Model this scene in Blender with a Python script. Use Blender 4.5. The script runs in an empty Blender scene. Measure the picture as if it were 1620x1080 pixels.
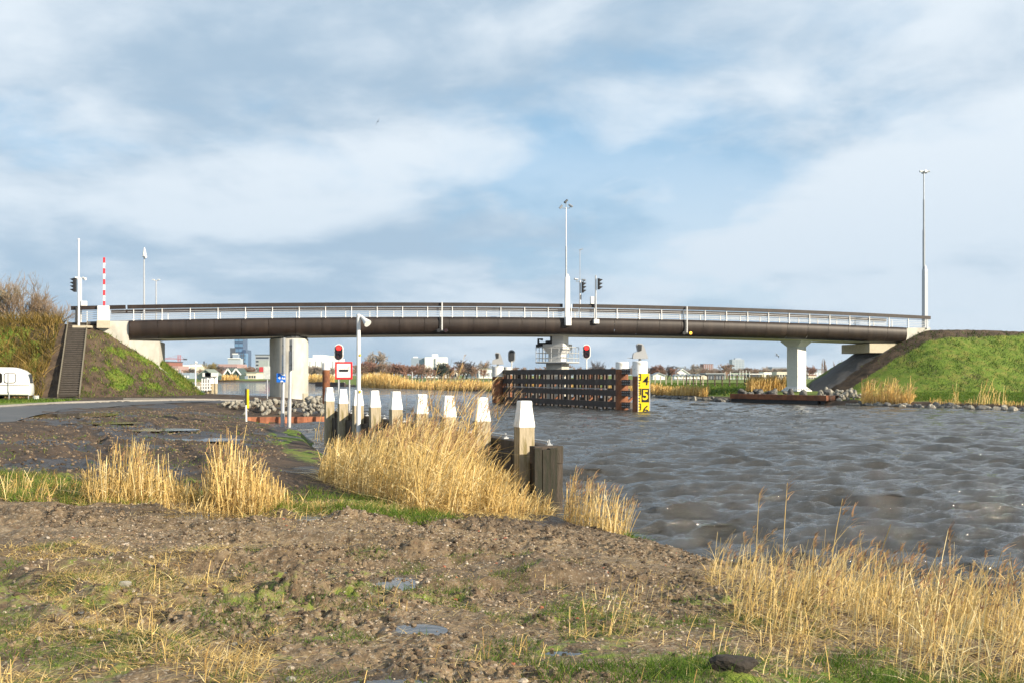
import bpy, math, random
import numpy as np
from mathutils import Vector, Matrix
R = math.radians
SC = bpy.context.scene
COL = SC.collection
random.seed(7)
rng = np.random.default_rng(11)

# ------------------------------------------------------------------ camera
FPX, CX, HZ, CH = 1575.0, 810.0, 592.0, 2.4      # focal length in photo pixels, centre column, horizon row, eye height
cam = bpy.data.cameras.new('camera')
cam.lens = 35.0; cam.sensor_width = 36.0; cam.sensor_fit = 'HORIZONTAL'
cam.shift_y = (HZ - 540.0) / 1620.0
cam.clip_start = 0.1; cam.clip_end = 9000
camo = bpy.data.objects.new('camera', cam); COL.objects.link(camo)
camo.location = (0, 0, CH); camo.rotation_euler = (R(90), 0, 0)
SC.camera = camo

# ------------------------------------------------------------------ light
SUN_EL, SUN_AZ = 22.0, 124.0           # azimuth clockwise from +Y
el, az = R(SUN_EL), R(SUN_AZ)
sdir = Vector((math.sin(az) * math.cos(el), math.cos(az) * math.cos(el), math.sin(el)))
sun = bpy.data.lights.new('sun', 'SUN'); sun.energy = 5.0; sun.angle = R(0.5); sun.color = (1.0, 0.87, 0.68)
suno = bpy.data.objects.new('sun', sun); COL.objects.link(suno)
suno.rotation_euler = sdir.to_track_quat('Z', 'Y').to_euler()
SC.view_settings.view_transform = 'Standard'; SC.view_settings.look = 'None'
SC.view_settings.exposure = 0.82; SC.view_settings.gamma = 1.0

world = bpy.data.worlds.new('World'); SC.world = world; world.use_nodes = True
def nd(nt, kind, **kw):
    n = nt.nodes.new(kind)
    for k, v in kw.items():
        if hasattr(n, k): setattr(n, k, v)
        else: n.inputs[k].default_value = v
    return n
def math_(nt, op, a, b=None, clamp=False):
    n = nt.nodes.new('ShaderNodeMath'); n.operation = op; n.use_clamp = clamp
    for i, x in enumerate((a, b)):
        if x is None: continue
        if isinstance(x, (int, float)): n.inputs[i].default_value = x
        else: nt.links.new(x, n.inputs[i])
    return n.outputs[0]
def ramp(nt, fac, lo, hi):
    n = nt.nodes.new('ShaderNodeMapRange'); n.interpolation_type = 'SMOOTHSTEP'
    nt.links.new(fac, n.inputs['Value']); n.inputs['From Min'].default_value = lo; n.inputs['From Max'].default_value = hi
    return n.outputs['Result']
def mixc(nt, fac, a, b):
    n = nt.nodes.new('ShaderNodeMix'); n.data_type = 'RGBA'
    for sock, x in ((n.inputs[0], fac), (n.inputs[6], a), (n.inputs[7], b)):
        if isinstance(x, (int, float)): sock.default_value = x
        elif isinstance(x, tuple): sock.default_value = (x[0], x[1], x[2], 1)
        else: nt.links.new(x, sock)
    return n.outputs[2]
def build_world():
    nt = world.node_tree; nt.nodes.clear(); L = nt.links
    out = nd(nt, 'ShaderNodeOutputWorld'); bg = nd(nt, 'ShaderNodeBackground'); bg.inputs['Strength'].default_value = 0.072
    sky = nd(nt, 'ShaderNodeTexSky', sky_type='NISHITA', sun_disc=False, sun_elevation=el, sun_rotation=az,
             altitude=0.0, air_density=1.0, dust_density=0.6, ozone_density=1.6)
    tc = nd(nt, 'ShaderNodeTexCoord'); sep = nd(nt, 'ShaderNodeSeparateXYZ'); L.new(tc.outputs['Generated'], sep.inputs[0])
    z = math_(nt, 'ADD', math_(nt, 'MAXIMUM', sep.outputs[2], 0.0), 0.24)
    u = math_(nt, 'DIVIDE', sep.outputs[0], z); v = math_(nt, 'DIVIDE', sep.outputs[1], z)
    cmb = nd(nt, 'ShaderNodeCombineXYZ'); L.new(u, cmb.inputs[0]); L.new(v, cmb.inputs[1])
    def noise(scale, det, rough, off, dist=0.0):
        mp = nd(nt, 'ShaderNodeMapping'); mp.inputs['Location'].default_value = off
        L.new(cmb.outputs[0], mp.inputs[0])
        n = nd(nt, 'ShaderNodeTexNoise'); L.new(mp.outputs[0], n.inputs['Vector'])
        n.inputs['Scale'].default_value = scale; n.inputs['Detail'].default_value = det
        n.inputs['Roughness'].default_value = rough; n.inputs['Distortion'].default_value = dist
        return n.outputs['Fac']
    big = noise(0.95, 7, 0.50, (10.4, 12.9, 11.9), 0.2)
    shade = noise(1.25, 9, 0.53, (11.2, 12.4, 18.8), 0.2)
    wisp = noise(3.4, 6, 0.55, (10.1, 8.6, 14.4), 0.3)
    cover = ramp(nt, math_(nt, 'ADD', math_(nt, 'MULTIPLY', big, 0.75), math_(nt, 'MULTIPLY', wisp, 0.25)), 0.28, 0.49)
    low = ramp(nt, sep.outputs[2], 0.34, 0.06)                   # lower sky is fuller of cloud
    cover = math_(nt, 'MAXIMUM', cover, math_(nt, 'MULTIPLY', low, 0.80), True)
    cover = math_(nt, 'MULTIPLY', cover, 0.96)
    lit = ramp(nt, math_(nt, 'ADD', math_(nt, 'MULTIPLY', shade, 0.78), math_(nt, 'MULTIPLY', wisp, 0.22)), 0.39, 0.575)
    cloud = mixc(nt, lit, (3.35, 4.45, 5.6), (6.5, 7.15, 7.75))
    hor = ramp(nt, sep.outputs[2], 0.26, 0.06)
    cloud = mixc(nt, math_(nt, 'MULTIPLY', hor, 0.32), cloud, (3.25, 4.5, 5.8))
    blue = mixc(nt, 0.55, sky.outputs[0], (2.5, 5.2, 7.8))
    L.new(mixc(nt, cover, blue, cloud), bg.inputs['Color'])
    L.new(bg.outputs[0], out.inputs[0])
build_world()

# ------------------------------------------------------------------ helpers
def WP(px, py, d):                     # a world point at distance d seen at a photo position
    return Vector(((px - CX) * d / FPX, d, CH - (py - HZ) * d / FPX))
def XW(px, d): return (px - CX) * d / FPX
def ZW(py, d): return CH - (py - HZ) * d / FPX

def hash2(ix, iy, seed):
    h = (ix.astype(np.int64) * 374761393 + iy.astype(np.int64) * 668265263 + seed * 1442695041) & 0xFFFFFFFF
    h = ((h ^ (h >> 13)) * 1274126177) & 0xFFFFFFFF
    return ((h ^ (h >> 16)) & 0xFFFF) / 65535.0
def vnoise(x, y, seed=0):
    x0 = np.floor(x); y0 = np.floor(y); fx = x - x0; fy = y - y0
    fx = fx * fx * fx * (fx * (fx * 6 - 15) + 10); fy = fy * fy * fy * (fy * (fy * 6 - 15) + 10)
    a = hash2(x0, y0, seed); b = hash2(x0 + 1, y0, seed); c = hash2(x0, y0 + 1, seed); d = hash2(x0 + 1, y0 + 1, seed)
    return (a + (b - a) * fx) * (1 - fy) + (c + (d - c) * fx) * fy
def fbm(x, y, octs=4, seed=0, gain=0.5):
    s = 0; a = 1; t = 0
    for o in range(octs):
        s = s + a * vnoise(x * 2 ** o + 17.3 * o, y * 2 ** o - 9.1 * o, seed + o); t += a; a *= gain
    return s / t
def sst(x, a, b):
    t = np.clip((x - a) / (b - a), 0, 1); return t * t * (3 - 2 * t)

def props(o, label=None, cat=None, group=None, kind=None):
    if label: o['label'] = label
    if cat: o['category'] = cat
    if group: o['group'] = group
    if kind: o['kind'] = kind
    return o
def wloc(o):
    v = Vector((0, 0, 0))
    while o is not None:
        v = v + o.location; o = o.parent
    return v
def thing(name, loc, label, cat, group=None):
    o = bpy.data.objects.new(name, None); COL.objects.link(o); o.location = loc; o.empty_display_size = 0.2
    return props(o, label, cat, group)
def dup(o, parent=None):
    c = o.copy(); COL.objects.link(c); c.parent = parent
    for ch in list(o.children): dup(ch, c)
    return c
def arr_mesh(name, V, F, mat, parent=None, loc=None, smooth=False, tint=None, mask=None):
    V = np.asarray(V, dtype=np.float32); F = np.asarray(F, dtype=np.int32)
    if loc is not None: V = V - np.array(loc, dtype=np.float32)
    elif parent is not None: V = V - np.array(wloc(parent), dtype=np.float32)
    me = bpy.data.meshes.new(name); n, k = F.shape
    me.vertices.add(len(V)); me.vertices.foreach_set('co', V.ravel())
    me.loops.add(n * k); me.loops.foreach_set('vertex_index', F.ravel())
    me.polygons.add(n); me.polygons.foreach_set('loop_start', np.arange(0, n * k, k, dtype=np.int32))
    me.polygons.foreach_set('use_smooth', np.full(n, bool(smooth)))
    me.update(calc_edges=True)
    if tint is not None:
        a = me.attributes.new('tint', 'FLOAT', 'POINT'); a.data.foreach_set('value', np.asarray(tint, dtype=np.float32))
    if mask is not None:
        a = me.attributes.new('mask', 'FLOAT_COLOR', 'POINT'); a.data.foreach_set('color', np.asarray(mask, dtype=np.float32).ravel())
    me.materials.append(mat)
    o = bpy.data.objects.new(name, me); COL.objects.link(o)
    if parent is not None: o.parent = parent
    elif loc is not None: o.location = loc
    return o

class MB:
    """collects shapes in world coordinates, builds one mesh"""
    def __init__(s): s.v = []; s.f = []
    def add(s, vs, fs):
        b = len(s.v); s.v += [tuple(x) for x in vs]; s.f += [tuple(b + i for i in f) for f in fs]; return s
    def box(s, c, size, yaw=0.0, ax=None):
        if ax is None:
            ax = (Vector((math.cos(yaw), math.sin(yaw), 0)), Vector((-math.sin(yaw), math.cos(yaw), 0)), Vector((0, 0, 1)))
        c = Vector(c); h = [x / 2 for x in size]; vs = []
        for k in (-1, 1):
            for j in (-1, 1):
                for i in (-1, 1): vs.append(c + ax[0] * h[0] * i + ax[1] * h[1] * j + ax[2] * h[2] * k)
        return s.add(vs, [(0, 2, 3, 1), (4, 5, 7, 6), (0, 1, 5, 4), (2, 6, 7, 3), (0, 4, 6, 2), (1, 3, 7, 5)])
    def bbox(s, c, size, yaw=0.0, bev=0.02):          # box with chamfered edges (top and sides)
        w, d, h = size; b = min(bev, w * .3, d * .3, h * .3)
        rings = [(-h / 2, b), (-h / 2 + b, 0), (h / 2 - b, 0), (h / 2, b)]; vs = []
        for z, i in rings:
            x, y, k = w / 2 - i, d / 2 - i, b
            for px, py in ((-x + k, -y), (x - k, -y), (x, -y + k), (x, y - k), (x - k, y), (-x + k, y), (-x, y - k), (-x, -y + k)):
                vs.append(Vector(c) + Vector((px * math.cos(yaw) - py * math.sin(yaw), px * math.sin(yaw) + py * math.cos(yaw), z)))
        fs = [tuple(range(7, -1, -1)), tuple(range(24, 32))]
        for r in range(3):
            for i in range(8): fs.append((r * 8 + i, r * 8 + (i + 1) % 8, r * 8 + 8 + (i + 1) % 8, r * 8 + 8 + i))
        return s.add(vs, fs)
    def beam(s, a, b, w, h, up=(0, 0, 1)):             # rectangular bar from a to b
        a, b = Vector(a), Vector(b); d = b - a; L = d.length; d.normalize(); upv = Vector(up)
        sd = d.cross(upv)
        if sd.length < 1e-4: sd = Vector((1, 0, 0))
        sd.normalize(); u2 = sd.cross(d).normalized()
        return s.box((a + b) / 2, (L, w, h), ax=(d, sd, u2))
    def tube(s, pts, r, n=8, cap=True):
        pts = [Vector(p) for p in pts]; m = len(pts)
        rs = r if isinstance(r, (list, tuple)) else [r] * m
        b = len(s.v); prev = None
        for i, p in enumerate(pts):
            t = (pts[min(i + 1, m - 1)] - pts[max(i - 1, 0)]).normalized()
            if prev is None:
                e = Vector((1, 0, 0)) if abs(t.x) < 0.8 else Vector((0, 1, 0))
                e = (e - t * e.dot(t)).normalized()
            else: e = (prev - t * prev.dot(t)).normalized()
            prev = e; g = t.cross(e)
            for k in range(n):
                a = 2 * math.pi * k / n; s.v.append(tuple(p + (e * math.cos(a) + g * math.sin(a)) * rs[i]))
        for i in range(m - 1):
            for k in range(n):
                k2 = (k + 1) % n; s.f.append((b + i * n + k, b + i * n + k2, b + (i + 1) * n + k2, b + (i + 1) * n + k))
        if cap: s.f.append(tuple(b + k for k in range(n - 1, -1, -1))); s.f.append(tuple(b + (m - 1) * n + k for k in range(n)))
        return s
    def lathe(s, c, prof, n=16):                        # prof: (radius, z) bottom to top
        c = Vector(c); return s.tube([c + Vector((0, 0, z)) for _, z in prof], [max(r, 1e-3) for r, _ in prof], n)
    def prism(s, poly, vec):                            # polygon (list of 3d points) extruded along vec
        vec = Vector(vec); n = len(poly); p = [Vector(q) for q in poly]
        nrm = Vector((0, 0, 0))
        for i in range(n): nrm += p[i].cross(p[(i + 1) % n])
        if nrm.dot(vec) > 0: p = p[::-1]
        vs = p + [q + vec for q in p]
        fs = [tuple(range(n)), tuple(range(2 * n - 1, n - 1, -1))]
        for i in range(n): j = (i + 1) % n; fs.append((j, i, n + i, n + j))
        return s.add(vs, fs)
    def frust(s, c, sizes, yaw=0.0):                    # stacked rectangles: (w, d, z)
        c = Vector(c); b = len(s.v)
        for w, d, z in sizes:
            for px, py in ((-w / 2, -d / 2), (w / 2, -d / 2), (w / 2, d / 2), (-w / 2, d / 2)):
                s.v.append(tuple(c + Vector((px * math.cos(yaw) - py * math.sin(yaw), px * math.sin(yaw) + py * math.cos(yaw), z))))
        m = len(sizes); s.f.append((b + 3, b + 2, b + 1, b)); t = b + 4 * (m - 1); s.f.append((t, t + 1, t + 2, t + 3))
        for i in range(m - 1):
            for k in range(4): s.f.append((b + 4 * i + k, b + 4 * i + (k + 1) % 4, b + 4 * i + 4 + (k + 1) % 4, b + 4 * i + 4 + k))
        return s
    def build(s, name, mat, parent=None, loc=None, smooth=False):
        off = Vector(loc) if loc is not None else (wloc(parent) if parent is not None else Vector((0, 0, 0)))
        me = bpy.data.meshes.new(name); me.from_pydata([tuple(Vector(v) - off) for v in s.v], [], s.f); me.update()
        me.materials.append(mat)
        if smooth:
            me.polygons.foreach_set('use_smooth', [True] * len(me.polygons))
            try: me.set_sharp_from_angle(angle=R(40))
            except Exception: pass
        o = bpy.data.objects.new(name, me); COL.objects.link(o)
        if parent is not None: o.parent = parent
        elif loc is not None: o.location = loc
        return o
def text_into(mb, s, centre, size, yaw=0.0, offset=0.0, depth=0.006, shear=0.0, sx=1.0):
    cu = bpy.data.curves.new('lettering', 'FONT'); cu.body = s; cu.size = size; cu.align_x = 'CENTER'; cu.align_y = 'CENTER'
    cu.extrude = depth; cu.offset = offset; cu.shear = shear; cu.resolution_u = 3
    o = bpy.data.objects.new('lettering', cu); COL.objects.link(o)
    dg = bpy.context.evaluated_depsgraph_get(); dg.update()
    me = bpy.data.meshes.new_from_object(o.evaluated_get(dg))
    c = Vector(centre); vs = []
    for v in me.vertices:
        x, y, z = v.co; x *= sx
        vs.append(c + Vector((x * math.cos(yaw) + z * math.sin(yaw), x * math.sin(yaw) - z * math.cos(yaw), y)))
    mb.add(vs, [tuple(p.vertices) for p in me.polygons])
    bpy.data.objects.remove(o); bpy.data.meshes.remove(me); bpy.data.curves.remove(cu)

# ------------------------------------------------------------------ materials
def M(name, col, rough=0.6, metal=0.0, var=0.18, scale=2.0, col2=None, lo=0.45, hi=0.65, bump=0.0, bscale=30.0, stretch=None, spec=0.5, tintcol=None, transl=0.0, emit=None, fine=0.0):
    m = bpy.data.materials.new(name); m.use_nodes = True; nt = m.node_tree; L = nt.links
    b = nt.nodes['Principled BSDF']
    b.inputs['Roughness'].default_value = rough; b.inputs['Metallic'].default_value = metal; b.inputs['Specular IOR Level'].default_value = spec
    tc = nd(nt, 'ShaderNodeTexCoord'); mp = nd(nt, 'ShaderNodeMapping'); L.new(tc.outputs['Object'], mp.inputs[0])
    if stretch: mp.inputs['Scale'].default_value = stretch
    n1 = nd(nt, 'ShaderNodeTexNoise'); L.new(mp.outputs[0], n1.inputs['Vector']); n1.inputs['Scale'].default_value = scale; n1.inputs['Detail'].default_value = 6; n1.inputs['Roughness'].default_value = 0.6
    if tintcol is not None:
        at = nd(nt, 'ShaderNodeAttribute', attribute_name='tint')
        cr = nd(nt, 'ShaderNodeValToRGB'); els = cr.color_ramp.elements
        while len(els) < len(tintcol): els.new(0.5)
        for i, c in enumerate(tintcol):
            els[i].position = i / (len(tintcol) - 1); els[i].color = (*c, 1)
        L.new(at.outputs['Fac'], cr.inputs[0]); base = cr.outputs[0]
    else: base = col
    if col2 is not None: base = mixc(nt, ramp(nt, n1.outputs['Fac'], lo, hi), base, col2)
    if var > 0:
        hsv = nd(nt, 'ShaderNodeHueSaturation')
        n2 = nd(nt, 'ShaderNodeTexNoise'); L.new(mp.outputs[0], n2.inputs['Vector']); n2.inputs['Scale'].default_value = scale * 3.7; n2.inputs['Detail'].default_value = 5
        val = math_(nt, 'ADD', math_(nt, 'MULTIPLY', math_(nt, 'SUBTRACT', n2.outputs['Fac'], 0.5), var * 4), 1.0)
        L.new(val, hsv.inputs['Value'])
        if isinstance(base, tuple): hsv.inputs['Color'].default_value = (*base, 1)
        else: L.new(base, hsv.inputs['Color'])
        base = hsv.outputs[0]
    if isinstance(base, tuple): b.inputs['Base Color'].default_value = (*base, 1)
    else: L.new(base, b.inputs['Base Color'])
    if bump > 0:
        n3 = nd(nt, 'ShaderNodeTexNoise'); L.new(mp.outputs[0], n3.inputs['Vector']); n3.inputs['Scale'].default_value = bscale; n3.inputs['Detail'].default_value = 5
        bp = nd(nt, 'ShaderNodeBump'); bp.inputs['Strength'].default_value = bump; bp.inputs['Distance'].default_value = 0.02
        L.new(n3.outputs['Fac'], bp.inputs['Height']); L.new(bp.outputs[0], b.inputs['Normal'])
    if emit is not None:
        b.inputs['Emission Color'].default_value = (*emit[:3], 1); b.inputs['Emission Strength'].default_value = emit[3]
    if transl > 0:
        tr = nd(nt, 'ShaderNodeBsdfTranslucent'); mx = nd(nt, 'ShaderNodeMixShader'); mx.inputs[0].default_value = transl
        if isinstance(base, tuple): tr.inputs['Color'].default_value = (*base, 1)
        else: L.new(base, tr.inputs['Color'])
        L.new(b.outputs[0], mx.inputs[1]); L.new(tr.outputs[0], mx.inputs[2]); L.new(mx.outputs[0], nt.nodes['Material Output'].inputs[0])
    return m
white_paint = M('white_paint', (0.66, 0.66, 0.645), 0.45, var=0.06, scale=1.5, col2=(0.52, 0.52, 0.48), lo=0.55, hi=0.8)
light_steel = M('galvanised_steel', (0.44, 0.455, 0.47), 0.4, 0.35, var=0.1)
grey_steel = M('grey_steel', (0.30, 0.32, 0.34), 0.5, 0.3, var=0.12)
dark_steel = M('dark_steel', (0.035, 0.038, 0.042), 0.55, 0.2, var=0.2)
black_paint = M('black_paint', (0.012, 0.012, 0.014), 0.5, var=0.2)
girder_brown = M('brown_coated_steel', (0.017, 0.0105, 0.008), 0.5, 0.0, var=0.2, scale=0.9, col2=(0.032, 0.021, 0.0155), lo=0.4, hi=0.7, bump=0.08, bscale=60, stretch=(1.6, 1.6, 0.12), spec=.35)
cream_paint = M('cream_paint', (0.62, 0.58, 0.46), 0.6, var=0.08)
concrete = M('pale_concrete', (0.49, 0.475, 0.425), 0.85, var=0.10, scale=0.9, col2=(0.36, 0.345, 0.30), lo=0.42, hi=0.75, bump=0.15, bscale=25, stretch=(1, 1, 0.55))
concrete_warm = M('weathered_concrete', (0.43, 0.385, 0.29), 0.85, var=0.1, scale=1.2, col2=(0.36, 0.32, 0.23), lo=0.45, hi=0.72, bump=0.15, bscale=25)
rust = M('rusty_steel', (0.215, 0.080, 0.032), 0.85, var=0.25, scale=1.6, col2=(0.13, 0.05, 0.025), lo=0.42, hi=0.62, bump=0.3, bscale=40)
rust_dark = M('dark_rusty_steel', (0.11, 0.047, 0.025), 0.85, var=0.25, scale=1.6, col2=(0.04, 0.025, 0.02), lo=0.42, hi=0.62, bump=0.3, bscale=40)
fender_dark = M('tarred_timber', (0.042, 0.031, 0.027), 0.7, var=0.25, scale=1.2, col2=(0.07, 0.058, 0.05), lo=0.5, hi=0.7, bump=0.2, bscale=20)
old_wood = M('weathered_timber', (0.38, 0.32, 0.22), 0.85, var=0.16, scale=3.0, col2=(0.20, 0.165, 0.075), lo=0.46, hi=0.64, bump=0.6, bscale=22, stretch=(4, 4, 0.5))
dark_wood = M('wet_dark_timber', (0.055, 0.039, 0.028), 0.75, var=0.22, scale=3.0, col2=(0.028, 0.023, 0.013), lo=0.42, hi=0.65, bump=0.6, bscale=20, stretch=(3, 3, 0.5))
step_wood = M('grey_brown_step_timber', (0.062, 0.052, 0.043), 0.8, var=0.2, scale=3, col2=(0.04, 0.034, 0.028))
white_cap = M('white_cap_paint', (0.78, 0.78, 0.76), 0.5, var=0.06, scale=5, col2=(0.50, 0.49, 0.42), lo=0.52, hi=0.70)
yellow = M('yellow_enamel', (0.78, 0.56, 0.01), 0.45, var=0.10)
red_paint = M('red_paint', (0.72, 0.025, 0.03), 0.4, var=0.05)
blue_paint = M('blue_enamel', (0.012, 0.15, 0.62), 0.35, var=0.03)
red_lamp = M('lit_red_lamp', (0.6, 0.01, 0.01), 0.3, var=0, emit=(1.0, 0.02, 0.015, 2.5))
amber_lamp = M('lit_amber_lamp', (0.8, 0.35, 0.02), 0.3, var=0, emit=(1.0, 0.42, 0.03, 1.2))
dim_lens = M('unlit_lens', (0.03, 0.012, 0.012), 0.15, var=0)
glass = M('dark_window_glass', (0.05, 0.07, 0.09), 0.08, var=0.05, spec=0.8)
rubber = M('black_rubber', (0.015, 0.015, 0.015), 0.8, var=0.1)
# ------------------------------------------------------------------ bridge line (near girder face)
B0 = np.array((-28.8, 74.9)); BU = Vector((0.9684, 0.2493, 0)); BM = Vector((0.2493, -0.9684, 0))   # along, towards the near side
def zt(s): return 6.44 + 0.0373 * s - 0.000499 * s * s
def BP(s, off=0.0, z=0.0):
    return Vector((B0[0], B0[1], 0)) + BU * s + BM * off + Vector((0, 0, z))
def sp(px, off=0.0):
    k = (px - CX) / FPX; o = BP(0, off)
    return (k * o.y - o.x) / (BU.x - k * BU.y)
BW = 5.0                                            # overall width of the bridge

# ------------------------------------------------------------------ water outline (the rest is land)
WATER = np.array([(60, -40), (14, -6), (9, 2), (5.9, 6), (4.8, 9.3), (2.45, 12.0), (1.6, 13.7), (0.95, 15), (-0.5, 17.6), (-3.1, 22.2), (-5.5, 29), (-7.0, 34.6),
    (-8.4, 38.3), (-10.2, 43), (-11.9, 46.5), (-13.0, 49.3), (-9.2, 50.3), (-9.6, 54), (-10.8, 60), (-12.6, 70), (-15.2, 80), (-19.2, 86.5), (-27, 90), (-46, 96), (-90, 118),
    (-150, 190), (-160, 290), (-96, 318), (-66, 318), (-55, 270), (-33, 199), (-3.6, 140), (7.2, 126), (15.3, 106), (19.2, 87.5), (25.2, 79.2), (26.6, 78.6), (31, 71.5), (34.0, 65.4), (42, 50), (58, 30), (90, -10), (120, -40)], dtype=float)
def shore(x, y):
    """signed distance to the shoreline, positive on land"""
    P = WATER; d2 = np.full(x.shape, 1e12); ins = np.zeros(x.shape, bool)
    for i in range(len(P)):
        a = P[i]; b = P[(i + 1) % len(P)]; e = b - a; l2 = e @ e
        t = np.clip(((x - a[0]) * e[0] + (y - a[1]) * e[1]) / l2, 0, 1)
        dx = x - a[0] - t * e[0]; dy = y - a[1] - t * e[1]; d2 = np.minimum(d2, dx * dx + dy * dy)
        if a[1] != b[1]:
            c = ((a[1] > y) != (b[1] > y)) & (x < (b[0] - a[0]) * (y - a[1]) / (b[1] - a[1]) + a[0]); ins ^= c
    return np.where(ins, -1, 1) * np.sqrt(d2)
PUD = [  # puddles: x, y, half width, half depth
    XW(92, 38), 38.0, 1.25, 1.9, XW(225, 30.5), 30.5, 1.1, 0.55, XW(300, 27), 27.0, 0.9, 0.5, XW(150, 33), 33.0, 1.0, 0.6,
    XW(487, 12.05), 12.05, 0.16, 0.34, XW(268, 7.55), 7.55, 0.12, 0.17, XW(622, 8.0), 8.0, 0.13, 0.2, XW(660, 6.4), 6.4, 0.13, 0.11,
    XW(600, 5.15), 5.15, 0.17, 0.14, XW(1065, 5.35), 5.35, 0.18, 0.16, XW(880, 6.0), 6.0, 0.20, 0.10, XW(175, 6.7), 6.7, 0.14, 0.10, XW(800, 5.3), 5.3, 0.12, 0.09,
    XW(290, 11.6), 11.6, 0.42, 0.22, XW(400, 11.9), 11.9, 0.30, 0.16, XW(430, 6.5), 6.5, 0.16, 0.09, XW(1010, 6.1), 6.1, 0.22, 0.10]
PUD = np.array(PUD).reshape(-1, 4); PUD[4:, 2:] *= 0.95; PUD = np.delete(PUD, [9, 12, 15, 16], 0); PUD[9, 2:] *= .55
ROADN = np.array([(-9, 10), (-13.4, 24), (-15.6, 30.4), (-18.2, 38), (-19.6, 43.4), (-19.9, 51.4), (-18.1, 56), (-15.9, 60.0)])   # near edge of the road
ROADF = np.array([(-21, 5), (-23.6, 26), (-24.3, 36), (-24.5, 47.5), (-24.2, 53.6), (-22.2, 57.3), (-19.4, 60), (-15.9, 62.4)])
ROADPOLY = np.concatenate([ROADN + np.array([-.35, 0]), (ROADF + np.array([.3, 0]))[::-1]])
RUTS = [(-6.5, 10.9, .4, 10.2, 1.5), (-3.6, 6.3, 1.6, 8.9, 1.4), (-4.2, 15.5, -14.5, 38, 1.7), (-9, 17.5, -14.2, 46, 1.7), (-5, 8.2, -1.2, 5.6, 1.3)]
def base_z(x, y, sd):
    z = 0.24 * sst(sd, 0, 0.45) + 0.115 * np.clip(sd, 0, None)
    z = np.minimum(z, 0.62 + 0.23 * sst(z, 0.5, 1.2))
    return np.where(sd < 0, np.maximum(sd * 0.55, -1.6), z)
def puddle_field(x, y):
    f = np.full(x.shape, 9.0)
    for cx, cy, a, b in PUD:
        f = np.minimum(f, ((x - cx) / a) ** 2 + ((y - cy) / b) ** 2 + 0.0)
    return f
def ground_z(x, y, micro=True):
    sd = shore(x, y); z = base_z(x, y, sd)
    if not micro: return z
    near = sst(y, 26, 12); land = sst(sd, -0.05, 0.5)
    n1 = fbm(x * 0.9, y * 0.9, 4, 3); n2 = fbm(x * 4.2, y * 4.2, 4, 31)
    clod = np.clip(fbm(x * 6.5, y * 5.5, 4, 77, 0.6) - 0.53, 0, None)
    cl_amt = sst(fbm(x * 0.55, y * 0.8, 3, 5), 0.38, 0.62)
    z = z + land * ((n1 - .5) * 0.13 + near * ((n2 - .5) * 0.06 + np.minimum(clod, .14) * 0.25 * cl_amt + (fbm(x * 15, y * 13, 3, 131, .6) - .5) * (.018 + .05 * cl_amt)))
    mid = sst(y, 12, 16) * sst(y, 75, 40) * sst(sd, 1, 3)
    z = z + mid * ((fbm(x * 1.6, y * 0.9, 3, 91) - .5) * 0.14)
    # heaped earth by the pair of sign poles and along the edge of the gravel tongue
    for hx, hy, hr, hh in ((XW(462, 35.2), 35.2, 1.0, .22), (XW(1165, 5.35), 5.35, .22, .10), (XW(850, 9.0), 9.0, .5, .12), (XW(690, 9.6), 9.6, .35, .08), (XW(250, 5.55), 5.55, .35, .07), (XW(1050, 12.3), 12.3, .5, .05)):
        z = z + hh * np.exp(-((x - hx) ** 2 + (y - hy) ** 2) / (hr * hr)) * (0.6 + 0.8 * n2)
    for ax_, ay_, bx_, by_, gw in RUTS:
        l = math.hypot(bx_ - ax_, by_ - ay_); ux, uy = (bx_ - ax_) / l, (by_ - ay_) / l; t = (x - ax_) * ux + (y - ay_) * uy; dd = (x - ax_) * -uy + (y - ay_) * ux + .5 * (vnoise(t * .22, t * 0 + ax_, 5) - .5)
        e = sst(t, 0, .8) * sst(t, l, l - .8)
        for o in (0, gw):
            w = dd - o; z = z + e * (-.062 * np.exp(-(w / .15) ** 2) * (.75 + .5 * (np.sin(t * 24 + w * 9) > 0)) + .035 * (np.exp(-((w - .26) / .09) ** 2) + np.exp(-((w + .26) / .09) ** 2)) * (.4 + 1.2 * n2))
    pf = puddle_field(x, y); edge = pf * (.25 + 1.5 * fbm(x * 4.5, y * 4.5, 3, 211)) + (n2 - .5) * 1.2
    flat = base_z(x, y, sd)
    rp = poly_mask(x, y, ROADPOLY)
    z = np.where(rp, flat - .07, z)
    z = np.where(sd > .2, z + (np.minimum(z, flat - .012) - z) * sst(pf, 5, 1.4), z)
    return np.where((pf < 2.2) & (sd > 0.2), z + (np.minimum(z, flat - 0.055) - z) * sst(edge, 1.35, 0.75), z)

def poly_mask(x, y, poly):
    ins = np.zeros(x.shape, bool)
    for i in range(len(poly)):
        a = poly[i]; b = poly[(i + 1) % len(poly)]
        if a[1] != b[1]: ins ^= ((a[1] > y) != (b[1] > y)) & (x < (b[0] - a[0]) * (y - a[1]) / (b[1] - a[1]) + a[0])
    return ins

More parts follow.
